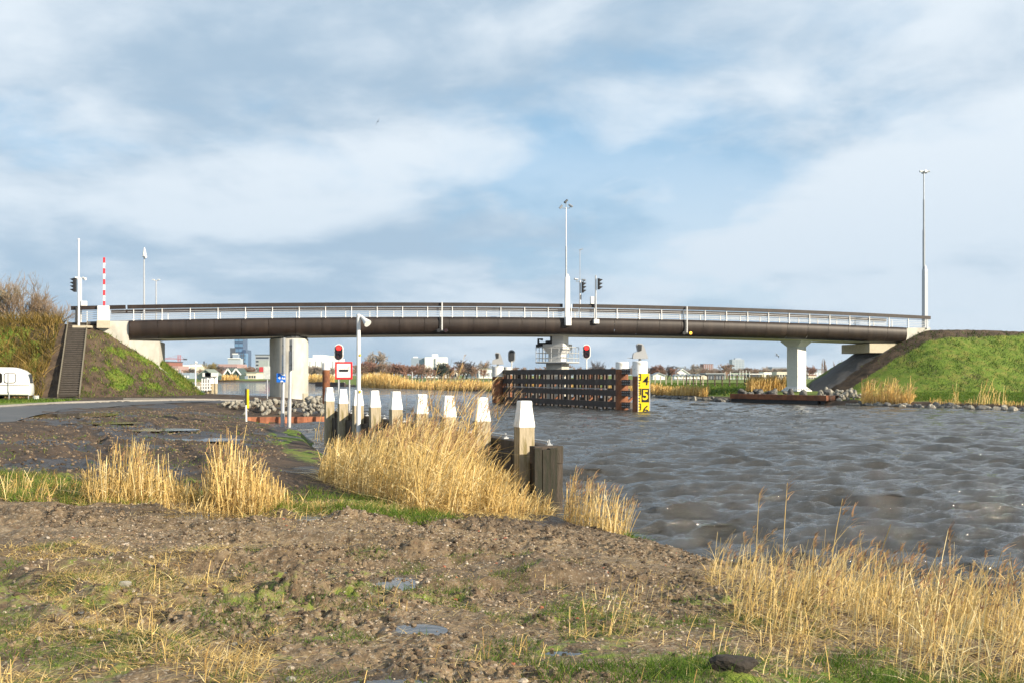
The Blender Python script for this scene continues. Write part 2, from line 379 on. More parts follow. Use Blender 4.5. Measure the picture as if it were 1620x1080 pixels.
def terrain_mat():
    m = bpy.data.materials.new('earth_and_grass'); m.use_nodes = True; nt = m.node_tree; L = nt.links; b = nt.nodes['Principled BSDF']
    tc = nd(nt, 'ShaderNodeTexCoord'); ge = nd(nt, 'ShaderNodeNewGeometry')
    def noise(s, d=6, r=.6, st=None):
        n = nd(nt, 'ShaderNodeTexNoise')
        if st:
            mp = nd(nt, 'ShaderNodeMapping'); mp.inputs['Scale'].default_value = st; L.new(ge.outputs['Position'], mp.inputs[0]); L.new(mp.outputs[0], n.inputs['Vector'])
        else: L.new(ge.outputs['Position'], n.inputs['Vector'])
        n.inputs['Scale'].default_value = s; n.inputs['Detail'].default_value = d; n.inputs['Roughness'].default_value = r; return n.outputs['Fac']
    at = nd(nt, 'ShaderNodeAttribute', attribute_name='mask'); sep = nd(nt, 'ShaderNodeSeparateColor'); L.new(at.outputs['Color'], sep.inputs[0])
    g, gv, st = sep.outputs[0], sep.outputs[1], sep.outputs[2]
    nA = noise(1.3); nB = noise(9.0); nC = noise(45.0, 4); nD = noise(0.35, 4)
    mud = mixc(nt, ramp(nt, nA, .35, .65), (0.036, 0.0245, 0.017), (0.088, 0.059, 0.038))
    mud = mixc(nt, math_(nt, 'MULTIPLY', ramp(nt, nB, .55, .72), .5), mud, (0.15, 0.106, 0.066))
    grav = mixc(nt, ramp(nt, nB, .35, .65), (0.105, 0.074, 0.042), (0.24, 0.176, 0.105))
    vo = nd(nt, 'ShaderNodeTexVoronoi'); L.new(ge.outputs['Position'], vo.inputs['Vector']); vo.inputs['Scale'].default_value = 55.0
    vs = nd(nt, 'ShaderNodeSeparateColor'); L.new(vo.outputs['Color'], vs.inputs[0])
    peb = mixc(nt, ramp(nt, vs.outputs[1], .2, .8), (0.18, 0.10, 0.055), (0.42, 0.36, 0.28))
    grav = mixc(nt, math_(nt, 'MULTIPLY', ramp(nt, vs.outputs[0], .74, .80), .55), grav, peb)
    col = mixc(nt, gv, mud, grav)
    gr = mixc(nt, ramp(nt, nB, .35, .65), (0.060, 0.110, 0.010), (0.140, 0.205, 0.020))
    gr = mixc(nt, math_(nt, 'MULTIPLY', ramp(nt, nA, .45, .68), .6), gr, (0.22, 0.195, 0.045))
    gr = mixc(nt, math_(nt, 'MULTIPLY', ramp(nt, nC, .5, .7), .45), gr, (0.035, 0.055, 0.008))
    gm = ramp(nt, math_(nt, 'ADD', g, math_(nt, 'MULTIPLY', math_(nt, 'SUBTRACT', nB, .5), .9)), .35, .62)
    col = mixc(nt, gm, col, gr)
    sn = mixc(nt, ramp(nt, vs.outputs[2], .1, .9), (0.055, 0.055, 0.06), (0.17, 0.17, 0.175))
    col = mixc(nt, st, col, sn)
    wet = math_(nt, 'MULTIPLY', ramp(nt, math_(nt, 'ADD', at.outputs['Alpha'], math_(nt, 'MULTIPLY', math_(nt, 'SUBTRACT', nB, .5), .7)), .25, .75), math_(nt, 'SUBTRACT', 1.0, gm))
    dk = nd(nt, 'ShaderNodeHueSaturation'); L.new(col, dk.inputs['Color']); L.new(math_(nt, 'SUBTRACT', 1.0, math_(nt, 'MULTIPLY', wet, .5)), dk.inputs['Value'])
    L.new(dk.outputs[0], b.inputs['Base Color'])
    L.new(math_(nt, 'SUBTRACT', 0.95, math_(nt, 'MULTIPLY', math_(nt, 'MULTIPLY', wet, 1.0), .55)), b.inputs['Roughness'])
    b.inputs['Specular IOR Level'].default_value = 0.4
    bp = nd(nt, 'ShaderNodeBump'); bp.inputs['Strength'].default_value = 0.9; bp.inputs['Distance'].default_value = 0.05
    L.new(math_(nt, 'ADD', math_(nt, 'MULTIPLY', nC, .45), math_(nt, 'MULTIPLY', nB, .55)), bp.inputs['Height']); L.new(bp.outputs[0], b.inputs['Normal'])
    return m
EARTH = terrain_mat()

def grid_faces(nr, nc):
    i = np.arange(nr - 1)[:, None] * nc + np.arange(nc - 1)[None, :]
    return np.stack([i, i + 1, i + nc + 1, i + nc], -1).reshape(-1, 4)

def build_ground():
    rows = [2.0]
    while rows[-1] < 2400:
        y = rows[-1]; rows.append(y * (1.0034 if y < 14 else 1.0048 if y < 18 else 1.008 if y < 130 else 1.03))
    rows = np.concatenate([np.linspace(-6, 1.9, 24), rows])
    dn = np.arange(-0.56, 0.5601, 0.0017); ou = np.geomspace(0.57, 1.6, 60)
    tn = np.concatenate([-ou[::-1], dn, ou])
    Y, T = np.meshgrid(rows, tn, indexing='ij'); X = T * np.maximum(Y, 2.0)
    sd = shore(X, Y); Z = ground_z(X, Y)
    Z = np.where(Y > 500, np.maximum(Z, 0.8), Z)
    # masks: r grass, g light gravel, b stone
    n = fbm(X * .35, Y * .35, 4, 41); n2 = fbm(X * 1.7, Y * 1.3, 4, 47)
    right = (X > 3) & (Y > 40) | (Y > 118) | (X > 40)
    rb = right & (sd > 0)
    G = np.where(rb, sst(sd, .6, 1.6) * (0.75 + .5 * (n - .5)), 0.0)
    strip1 = sst(Y, 12.1, 12.9) * sst(Y, 17.5, 14.5) * sst(X, -2.8, -5.0) * (.35 + .6 * sst(n2, .4, .6))
    strip2 = sst(Y, 12.0, 12.6) * sst(Y, 15.2, 13.6) * sst(X, -.6, -1.2) * sst(X, -4.6, -3.2) * (.4 + .6 * sst(n2, .35, .6))
    verge = sst(Y, 46, 49) * sst(Y, 64, 60) * sst(X, -25.3, -26.2)
    shore_g = sst(sd, 2.2, 1.0) * sst(Y, 20, 24) * sst(Y, 40, 34)
    fg = sst(n2, .46, .62) * sst(Y, 10.8, 7.5) * .72
    br = sst(Y, 6.6, 5.6) * sst(X, .3, 1.0) * .75
    lf = sst(Y, 8.2, 7.2) * sst(X, -1.8, -3.2) * .42
    nearland = ~rb
    G = np.where(nearland, np.clip(np.maximum.reduce([strip1 * .8, strip2 * .85, verge * .9, shore_g * (n2 > .5) * .6, fg * .6, br * n2 * 1.5, lf]), 0, 1), G)
    grav = sst(Y, 14.0, 12.2) * sst(sd, .05, .5) * (0.35 + 1.1 * fbm(X * .6, Y * .9, 3, 51)) * nearland
    grav = np.clip(grav, 0, 1)
    track = np.exp(-((Y - 60.5 - .1 * X) / 2.5) ** 2) * 0
    wetm = np.clip(sst(puddle_field(X, Y), 6.5, 1.2) + .75 * sst(fbm(X * .5, Y * .35, 3, 151), .50, .66) * (Y > 13) + .35 * sst(fbm(X * 1.1, Y * 1.3, 3, 155), .52, .66), 0, 1) * nearland
    mask = np.stack([G, grav, track, wetm], -1).reshape(-1, 4)
    o = arr_mesh('ground', np.stack([X, Y, Z], -1).reshape(-1, 3), grid_faces(*X.shape), EARTH, smooth=True, mask=mask)
    props(o, 'muddy bank and green meadows around the canal', 'ground', kind='structure')
build_ground()

# ------------------------------------------------------------------ water
def water_mat(name, calm=False):
    m = bpy.data.materials.new(name); m.use_nodes = True; nt = m.node_tree; L = nt.links; b = nt.nodes['Principled BSDF']
    b.inputs['Base Color'].default_value = (0.036, 0.029, 0.017, 1) if not calm else (0.05, 0.04, 0.03, 1)
    b.inputs['Roughness'].default_value = 0.06 if not calm else 0.03; b.inputs['IOR'].default_value = 1.85; b.inputs['Specular IOR Level'].default_value = 0.6
    ge = nd(nt, 'ShaderNodeNewGeometry')
    mp = nd(nt, 'ShaderNodeMapping'); mp.inputs['Rotation'].default_value = (0, 0, R(-12)); mp.inputs['Scale'].default_value = (0.55, 1.0, 1.0)
    L.new(ge.outputs['Position'], mp.inputs[0])
    def noise(s, d):
        n = nd(nt, 'ShaderNodeTexNoise'); L.new(mp.outputs[0], n.inputs['Vector']); n.inputs['Scale'].default_value = s; n.inputs['Detail'].default_value = d; n.inputs['Roughness'].default_value = .66; n.inputs['Distortion'].default_value = .5; return n.outputs['Fac']
    bp = nd(nt, 'ShaderNodeBump'); bp.inputs['Strength'].default_value = 1.0 if not calm else 0.25; bp.inputs['Distance'].default_value = 1.0
    hgt = math_(nt, 'ADD', math_(nt, 'MULTIPLY', noise(11.0, 6), 0.058), math_(nt, 'MULTIPLY', noise(3.2, 6), 0.085)) if not calm else math_(nt, 'MULTIPLY', noise(6, 3), .02)
    L.new(hgt, bp.inputs['Height']); L.new(bp.outputs[0], b.inputs['Normal'])
    return m
def build_water():
    rows = [4.0]
    while rows[-1] < 420:
        y = rows[-1]; rows.append(y + max(0.03, y * 0.0036))
    rows = np.array(rows); tn = np.concatenate([-np.geomspace(.57, 1.4, 30)[::-1], np.arange(-.56, .5601, .0015), np.geomspace(.57, 1.4, 30)])
    Y, T = np.meshgrid(rows, tn, indexing='ij'); X = T * Y
    Z = np.zeros_like(X); DX = np.zeros_like(X); DY = np.zeros_like(X)
    r = np.random.default_rng(5); step = np.maximum(0.03, Y * 0.0036)
    wd = R(-102)                                      # waves run towards the near bank
    for i in range(130):
        lam = 0.14 * (1.7 / .14) ** r.random(); k = 2 * math.pi / lam
        a = wd + r.normal() * 0.42; A = 0.0080 * lam ** 0.70 * (0.6 + .8 * r.random())
        ph = r.random() * 6.283; fade = sst(lam / step, 2.5, 6.0)
        # amplitude patches keep the chop from repeating
        pt = .45 + 1.1 * vnoise(X * .22 / lam ** .5 + i * 7.7, Y * .22 / lam ** .5 - i * 3.1, i)
        arg = k * (X * math.cos(a) + Y * math.sin(a)) + ph + 1.4 * (vnoise(X * .5 + i, Y * .5, 300 + i) - .5) * 2
        Z += A * fade * pt * np.cos(arg); q = A * fade * pt * 1.05
        DX -= q * math.cos(a) * np.sin(arg); DY -= q * math.sin(a) * np.sin(arg)
    ns = shore(X, Y); damp = sst(-ns, -.3, 1.5)
    Z *= (.25 + .75 * damp)
    V = np.stack([X + DX * damp, Y + DY * damp, Z], -1).reshape(-1, 3)
    keep = (ns < 1.2)
    F = grid_faces(*X.shape); kf = keep.ravel()[F].any(1); F = F[kf]
    used = np.unique(F); remap = np.zeros(len(V), np.int64); remap[used] = np.arange(len(used))
    o = arr_mesh('water', V[used], remap[F], water_mat('choppy_canal_water'), smooth=True)
    props(o, 'choppy grey brown canal water under the bridge', 'water', kind='structure')
    pm = water_mat('still_puddle_water', True)
    for cx, cy, a, b in PUD:
        n = 28; th = np.linspace(0, 2 * math.pi, n, endpoint=False); rr = 1.6
        px = cx + a * rr * np.cos(th); py = cy + b * rr * np.sin(th); z0 = float(base_z(np.array([cx]), np.array([cy]), shore(np.array([cx]), np.array([cy])))[0])
        mb = MB(); mb.add([(x, y, z0 - 0.018) for x, y in zip(px, py)], [tuple(range(n))])
        props(mb.build('puddle', pm, loc=(cx, cy, z0)), kind='structure')
build_water()

# ------------------------------------------------------------------ road
def build_road():
    asphalt = M('worn_asphalt', (0.050, 0.047, 0.045), 0.5, var=0.2, scale=.7, col2=(0.085, 0.078, 0.07), lo=.4, hi=.7, bump=.3, bscale=40)
    n = 90; t = np.linspace(0, len(ROADN) - 1, n)
    def ip(P): return np.stack([np.interp(t, range(len(P)), P[:, 0]), np.interp(t, range(len(P)), P[:, 1])], -1)
    A, B = ip(ROADN), ip(ROADF); V = []; m = 7
    for i in range(n):
        for j in range(m):
            p = A[i] + (B[i] - A[i]) * j / (m - 1); V.append((p[0], p[1], 0))
    V = np.array(V); V[:, 2] = base_z(V[:, 0], V[:, 1], shore(V[:, 0], V[:, 1])) + 0.0 + 0.03 * np.tile(1 - (np.linspace(-1, 1, m)) ** 2, n)
    props(arr_mesh('road', V, grid_faces(n, m), asphalt, smooth=True), 'grey asphalt service road curving to the bridge', 'road', kind='structure')
    mb = MB(); pts = [Vector((p[0], p[1], float(base_z(np.array([p[0]]), np.array([p[1]]), shore(np.array([p[0]]), np.array([p[1]])))[0]) + .10)) for p in B]
    for i in range(n - 1): mb.beam(pts[i] - Vector((0, 0, .06)), pts[i + 1] - Vector((0, 0, .06)), .10, .12)
    props(mb.build('kerb', M('pale_kerb_concrete', (.24, .225, .205), .8, var=.15)), kind='structure')
    # studded grass paving beside the road, under the bridge
    mb = MB(); r = random.Random(3)
    for i in range(60):
        px = 196 + i * 1.9
        for k in range(2):
            q = WP(px, 631.6 - k * .9 + r.uniform(-.15, .15), 62.5 + k * 1.4); q.z = 0.86 + .0
            mb.bbox(q, (.045, .10, .07), 0, .01)
    props(mb.build('paving_studs', M('paving_stud_concrete', (.22, .21, .19), .8)), 'small pale studs in the paving strip at the embankment foot', 'paving', kind='stuff')
build_road()

# ------------------------------------------------------------------ embankments
def emb_height(s, b, end, sign, hw, slope, top):
    ds = np.clip((end - s) * sign, 0, None); dist = np.sqrt(ds ** 2 + b ** 2)
    return top - np.clip(dist - hw, 0, None) / slope
EL = dict(end=-4.0, sign=-1, hw=2.7, slope=1.25, top=6.13)
ER = dict(end=70.8, sign=1, hw=3.0, slope=1.5, top=6.5)
def emb_xy(x, y):
    dx = x - B0[0]; dy = y - B0[1]; s = dx * BU.x + dy * BU.y; b = dx * BM.x + dy * BM.y + BW / 2
    return s, b
def emb_z(x, y, E):
    s, b = emb_xy(x, y); return emb_height(s, b, E['end'], E['sign'], E['hw'], E['slope'], E['top'])
def build_embankment(E, left):
    st = 0.22
    ss = np.arange(-62, 9, st) if left else np.concatenate([np.arange(56, 105, st), np.arange(105, 260, 2.0)])
    bb = np.arange(-14, 14, st)
    S, Bq = np.meshgrid(ss, bb, indexing='ij')
    Z = emb_height(S, Bq, **E)
    X = B0[0] + BU.x * S + BM.x * (Bq - BW / 2); Y = B0[1] + BU.y * S + BM.y * (Bq - BW / 2)
    n = fbm(X * .9, Y * .9, 4, 61); n2 = fbm(X * 3.1, Y * 3.1, 3, 65); n3 = fbm(X * .35, Y * .35, 3, 66)
    up = sst(Z, -.3, .8)
    if not left: Z = Z - np.clip(S - 75, 0, None) * .012
    Z = Z + up * ((n - .5) * .32 + (n2 - .5) * .16) * (1 if left else .8)
    gone = Z < -0.2
    if left:
        G = (.35 + .5 * n2) * sst(n, .36, .62) * sst(S + Bq * .15, -3.4, -1.2) * 1.1                  # green fan on the cone, bare soil next the stairs
        G = np.maximum(G, sst(S, -5.2, -5.8) * (.35 + .6 * sst(n, .42, .58)))
        G = G * sst(Z, .9, 1.5) * (1 - .8 * sst(Z, 5.6, 6.0))
        stone = np.zeros_like(G); gv = .15 * (n2 > .5)
    else:
        soil = sst(Z, 5.7, 6.2) * sst(S, 84, 74) + sst(np.abs(Bq - 2.9), 1.5, .6) * (S < 72.5) * (Bq > 0)
        soil = np.maximum(soil, sst(Z, 6.2, 6.42))
        G = np.clip((.84 + .8 * (n3 - .5) + .5 * (n - .5)) * (1 - soil), 0, 1)
        stone = ((np.abs(Bq + .3) < 2.3 + 1.6 * (n - .5)) & (S < 70)).astype(float) * .95
        G = G * (1 - stone); gv = np.zeros_like(G)
    mask = np.stack([G, gv, stone, np.zeros_like(G)], -1).reshape(-1, 4)
    F = grid_faces(*S.shape); F = F[~gone.ravel()[F].all(1)]
    if not left: pass
    V = np.stack([X, Y, Z], -1).reshape(-1, 3)
    used = np.unique(F); remap = np.zeros(len(V), np.int64); remap[used] = np.arange(len(used))
    # cut out of the left cone what the concrete abutment fills
    o = arr_mesh('embankment', V[used], remap[F], EARTH, smooth=True, mask=mask[used])
    props(o, 'steep earth embankment with soil and patchy grass carrying the stairs' if left else 'grassy green embankment carrying the bridge road on the far bank', 'embankment', kind='structure')
build_embankment(EL, True); build_embankment(ER, False)
# ------------------------------------------------------------------ the bridge
GH = 1.42                                           # girder height
SA, SB = sp(205), sp(1432)
def build_bridge():
    root = thing('bridge', BP(33.6, -BW / 2, 5.6), 'long low arched bridge with dark brown tube girders and white wire railings', 'bridge')
    prof = [(0.00, 0.0), (0.10, -.01), (.20, -.10), (.27, -.25), (.30, -.45), (.30, -.68), (.26, -.90), (.16, -1.12), (0.0, -1.28), (-.22, -1.38), (-.5, -1.42)]
    def girder(side):
        mb = MB(); n = round((SB - SA) / 2.03); st = (SB - SA) / n
        for i in range(n):
            s0, s1 = SA + i * st + .014, SA + (i + 1) * st - .014; b = len(mb.v); m = len(prof)
            for s in (s0, s1):
                ins = 0
                for o, z in prof: mb.v.append(tuple(BP(s, (o - ins) if side > 0 else (-BW - o + ins), zt(s) + z + (0 if z > -.01 else 0))))
            for k in range(1):
                for j in range(m - 1):
                    q = (b + k * m + j, b + k * m + j + 1, b + (k + 1) * m + j + 1, b + (k + 1) * m + j); mb.f.append(q if side > 0 else q[::-1])
        # dark backing seen in the seams and closed ends
        for s0, s1 in ((SA, SA + .01), (SB - .01, SB)):
            pl = [BP(s0, (o - .01) if side > 0 else (-BW - o + .01), zt(s0) + z) for o, z in prof] + [BP(s0, -.5 if side > 0 else -BW + .5, zt(s0))]
            mb.prism(pl, BU * (s1 - s0))
        return mb.build('girder', girder_brown, root, smooth=True)
    girder(1); girder(-1)
    mb = MB(); n = 40                                   # deck box between the girders, cream underneath
    for i in range(n):
        s0 = SA + (SB - SA) * i / n; s1 = SA + (SB - SA) * (i + 1) / n
        a, b_ = BP(s0, -.45, zt(s0) - 1.40), BP(s1, -.45, zt(s1) - 1.40); c, d = BP(s0, -BW + .45, zt(s0) - 1.40), BP(s1, -BW + .45, zt(s1) - 1.40)
        mb.add([a, b_, d, c, a - Vector((0, 0, .05)), b_ - Vector((0, 0, .05)), d - Vector((0, 0, .05)), c - Vector((0, 0, .05))], [(0, 1, 2, 3), (7, 6, 5, 4), (0, 4, 5, 1), (2, 6, 7, 3)])
    mb.build('underside_plate', cream_paint, root)
    mb = MB()
    for i in range(n):
        s0 = SA - 3 + (SB - SA + 5) * i / n; s1 = SA - 3 + (SB - SA + 5) * (i + 1) / n
        mb.beam(BP(s0, -BW / 2, zt(s0) - .09), BP(s1, -BW / 2, zt(s1) - .09), BW - .3, .18)
    mb.build('deck', M('deck_asphalt', (.08, .08, .08), .8), root)
    # railings: brown coping, white posts, five rods
    s_l, s_r = sp(113), sp(1470)
    def railing(side):
        off = .12 if side > 0 else -BW - .12
        mb = MB(); segs = [(sp(176, off), sp(915, off)), (sp(917, off), s_r - 1)] if side < 0 else [(s_l, sp(155)), (sp(174), sp(199)), (sp(202), sp(889)), (sp(906), s_r)]
        for a, b in segs:
            k = max(1, int((b - a) / 2.0)); 
            for i in range(k):
                s0 = a + (b - a) * i / k; s1 = a + (b - a) * (i + 1) / k
                mb.beam(BP(s0, off, zt(s0) + 1.0), BP(s1, off, zt(s1) + 1.0), .22, .29)
        rl = mb.build('railing', girder_brown, root)
        mb = MB()
        for a, b in segs:
            k = max(1, int((b - a) / 2.0))
            for i in range(k):
                s0 = a + (b - a) * i / k; s1 = a + (b - a) * (i + 1) / k
                for h in (.18, .33, .48, .63, .78): mb.tube([BP(s0, off - .06, zt(s0) + h), BP(s1, off - .06, zt(s1) + h)], .02, 5, False)
        mb.build('railing_rod', light_steel, rl)
        proto = None; s = s_l + .3; base = wloc(rl)
        while s < s_r:
            if not (sp(155) < s < sp(173)):
                p = BP(s, off + (.03 if side > 0 else -.03), zt(s))
                if proto is None:
                    mb = MB(); mb.frust((0, 0, 0), [(.07, .10, -.05), (.055, .085, .55), (.045, .07, 1.12)], math.atan2(BU.y, BU.x)); mb.box((0, 0, .02), (.16, .14, .03), math.atan2(BU.y, BU.x))
                    me_o = mb.build('railing_post', white_paint, loc=(0, 0, 0)); proto = me_o; o = me_o
                else: o = proto.copy(); COL.objects.link(o)
                o.parent = rl; o.location = p - base
            s += 2.03
        return rl
    railing(1); railing(-1)
    return root
BRIDGE = build_bridge()

def build_abutments():
    # left: stepped concrete block, wing wall and thin kerb running down the cone
    root = thing('bridge_abutment', BP(-2, -BW / 2, .9), 'big stepped pale concrete abutment rising behind the soil cone beside the stairs', 'abutment')
    def q(px, py, off=0.06):
        s = sp(px, off); return BP(s, off, ZW(py, BP(s, off).y))
    mb = MB(); mb.prism([q(173, 508), q(203.5, 508), q(203.5, 538.5), q(203.5, 640), q(120, 640), q(135, 519), q(173, 519)], -BM * (BW + .12)); mb.build('abutment_wall', concrete, root)
    mb = MB(); mb.prism([q(203.8, 538.5, .0), q(252, 539.5, .0), q(252, 612, .0), q(203.8, 640, .0)], -BM * (BW - .1)); mb.build('bearing_block', concrete, root)
    mb = MB(); mb.beam(q(251, 580, .12), q(309, 627, .12), .22, .14); mb.build('slope_kerb', concrete, root)
    mb = MB(); mb.bbox(q(163.5, 513.5, .25), (.86, .55, .56), math.atan2(BU.y, BU.x), .02); mb.build('plinth', concrete_warm, root)
    mb = MB(); mb.bbox(q(131, 517.2, .3), (1.35, .7, .17), math.atan2(BU.y, BU.x), .02); mb.build('landing_slab', concrete_warm, root)
    root = thing('bridge_abutment', BP(69, -BW / 2, 4.6), 'pale concrete abutment with a thick cap beam set into the green embankment', 'abutment')
    mb = MB(); mb.prism([q(1433, 518.5), q(1472, 518.5), q(1472, 521), q(1433, 548)], -BM * (BW + .12)); mb.build('wing_wall', concrete, root)
    a = BP(sp(1383, -.3), -.3, 0); zc = ZW(550.5, a.y)
    mb = MB(); c0 = BP(sp(1384, -.3), -.35, zc); c1 = BP(sp(1420, -.3), -.35, zc)
    mid = (c0 + c1) / 2 - BM * (BW / 2 - .35); mb.bbox(mid, ((c1 - c0).length + 1.2, BW - .5, .85), math.atan2(BU.y, BU.x), .03); mb.build('cap_beam', concrete_warm, root)
build_abutments()

def build_piers():
    dr = Vector((-.46, .89, 0)).normalized(); sd_ = Vector((dr.y, -dr.x, 0))
    c = BP(sp(457, -2.3), -2.3, 0); root = thing('bridge_pier', (c.x, c.y, .45), 'thick round ended concrete pier standing on the muddy left bank', 'pier')
    def stad(r, L, n=12, cc=c):
        return [cc + dr * (L / 2) + dr * r * math.cos(a) + sd_ * r * math.sin(a) for a in [math.pi / 2 - math.pi * k / n for k in range(n + 1)]] + \
               [cc - dr * (L / 2) - dr * r * math.cos(a) + sd_ * r * math.sin(a) for a in [-math.pi / 2 + math.pi * k / n for k in range(n + 1)]]
    mb = MB(); zb, zt_ = -.3, 5.22
    for zz in (0,): 
        P = stad(1.32, 1.6); mb.prism([p + Vector((0, 0, zb)) for p in P], (0, 0, zt_ - zb))
    mb.build('shaft', concrete, root, smooth=True)
    mb = MB(); mb.prism([p + Vector((0, 0, zt_)) for p in stad(1.25, 1.6)], (0, 0, .16))
    for k in range(26):
        P = stad(1.28, 1.6, 12); p = P[k % len(P)]; mb.tube([p + Vector((0, 0, zt_ + .16)), p + Vector((0, 0, zt_ + .24))], .05, 6)
    mb.prism([p + Vector((0, 0, zt_ + .16)) for p in stad(.9, 1.2)], (0, 0, .22)); mb.build('bearing_ring', dark_steel, root)
    # right pier
    c = BP(sp(1260, -2.5), -2.5, 0); z0 = ZW(619, 89); yaw = R(28)
    root = thing('bridge_pier', (c.x, c.y, z0), 'white hammerhead pier behind the rusty sheet pile wall on the far bank', 'pier')
    mb = MB(); w, d = 1.05, 1.35
    mb.frust((c.x, c.y, z0), [(w, d, .12), (w, d, 4.05)], yaw); mb.build('shaft', white_paint, root)
    mb = MB(); mb.frust((c.x, c.y, z0), [(w, d, 4.05), (w + .35, d + 1.35, 4.55), (w + .35, d + 1.35, 5.05)], yaw); mb.build('head', white_paint, root)
    mb = MB(); mb.frust((c.x, c.y, z0), [(w + .75, d + .75, 0), (w + .75, d + .75, .05), (w + .05, d + .05, .42)], yaw)
    mb.build('foot', white_paint, root)
    foot = [o for o in root.children if o.name.startswith('foot')][0]
    for i in range(5):
        for sgn in (-1, 1):
            for (u, v) in (((i - 2) * .3, sgn * (d / 2 + .3)), (sgn * (w / 2 + .3), (i - 2) * .36)):
                p = Vector((c.x + u * math.cos(yaw) - v * math.sin(yaw), c.y + u * math.sin(yaw) + v * math.cos(yaw), z0 + .05)); mb = MB(); mb.tube([p, p + Vector((0, 0, .22))], .035, 6); mb.build('anchor_bolt', light_steel, foot)
    mb = MB()
    for o in (-.35, .35): mb.box(c + BU * o + Vector((0, 0, z0 + 5.14)), (.5, 1.6, .2), yaw)
    mb.build('bearing', black_paint, root)
    # swing pier in the middle with its working platform
    c = BP(sp(882, -2.6), -2.6, 0); yaw = R(-28); cy, sy = math.cos(yaw), math.sin(yaw)
    root = thing('bridge_pier', (c.x, c.y, -1), 'pale pivot pier carrying a railed working platform between the dark fenders', 'pier')
    def loc(u, v, z): return Vector((c.x + u * cy - v * sy, c.y + u * sy + v * cy, z))
    mb = MB(); mb.frust((c.x, c.y, 0), [(1.5, 1.5, -1.5), (1.5, 1.5, 3.35)], yaw); mb.build('shaft', concrete, root)
    mb = MB(); mb.frust((c.x, c.y, 0), [(1.1, 1.1, 3.3), (1.1, 1.1, 4.1), (1.9, 1.9, 4.62), (1.9, 1.9, 5.0)], yaw); mb.frust(loc(.35, -.2, 0), [(1.05, 1.1, 5.0), (1.05, 1.1, 5.75)], yaw); mb.build('head', white_paint, root)
    pl = MB(); pl.frust((c.x, c.y, 0), [(2.9, 2.5, 3.36), (2.9, 2.5, 3.42)], yaw); p = pl.build('platform', grey_steel, root)
    mb = MB(); hw, hd = 1.45, 1.25
    cs = [(-hw, -hd), (hw, -hd), (hw, hd), (-hw, hd)]
    for h in (3.42, 3.78, 4.22, 4.72):
        for i in range(4):
            a, b = cs[i], cs[(i + 1) % 4]; mb.tube([loc(*a, h + .02), loc(*b, h + .02)], .028 if h > 3.5 else .07, 6)
    for i in range(4):
        a, b = cs[i], cs[(i + 1) % 4]
        for k in range(4): mb.tube([loc(a[0] + (b[0] - a[0]) * k / 4, a[1] + (b[1] - a[1]) * k / 4, 3.4), loc(a[0] + (b[0] - a[0]) * k / 4, a[1] + (b[1] - a[1]) * k / 4, 4.75)], .028, 6)
    mb.build('guard_rail', M('platform_rail_paint', (.42, .44, .45), .5), p)
    mb = MB(); mb.bbox(loc(-1.15, -.5, 4.98), (.7, .45, .35), yaw); mb.bbox(loc(-.5, -.3, 5.1), (.8, .5, .42), yaw); mb.tube([loc(-1.6, -.5, 4.85), loc(-1.6, -.5, 5.45), loc(-1.2, -.45, 5.4)], .10, 8); mb.tube([loc(-1.62, -.6, 4.7), loc(-1.62, -.6, 5.0)], .16, 10)
    mb.tube([loc(-.3, -.35, 4.9), loc(-.3, -.35, 5.7)], .22, 10); mb.box(loc(-.25, 0, 5.35), (.5, .9, .7), yaw); mb.build('slewing_drive', black_paint, root)
build_piers()

# ------------------------------------------------------------------ furniture on the bridge
YB = math.atan2(BU.y, BU.x)
def traffic_head(mb_, c, out, n=3, h=.95):
    """dark signal housing of n lamps with hoods pointing along out (edge-on seen)"""
    out = Vector(out).normalized(); side = Vector((-out.y, out.x, 0)); up = Vector((0, 0, 1))
    mb_.box(c, (.18, .34, h), ax=(out, side, up))
    for k in range(n):
        z = h / 2 - h / n * (k + .5)
        a = Vector(c) + out * .09 + up * (z + h / n * .40); w = .14
        tip = a + out * .26 - up * .05
        mb_.add([a + side * w, a - side * w, tip - side * w * .6, tip + side * w * .6, a + side * w - up * h / n * .8, a - side * w - up * h / n * .8],
                [(0, 1, 2, 3), (0, 3, 4), (1, 5, 2), (3, 2, 5, 4)])
def camera_unit(mb, p, d):
    p = Vector(p); d = Vector(d).normalized(); mb.tube([p - d * .16, p + d * .14], .085, 10); mb.tube([p + d * .14, p + d * .2], .10, 10); mb.tube([p - Vector((0, 0, .16)), p], .03, 6)

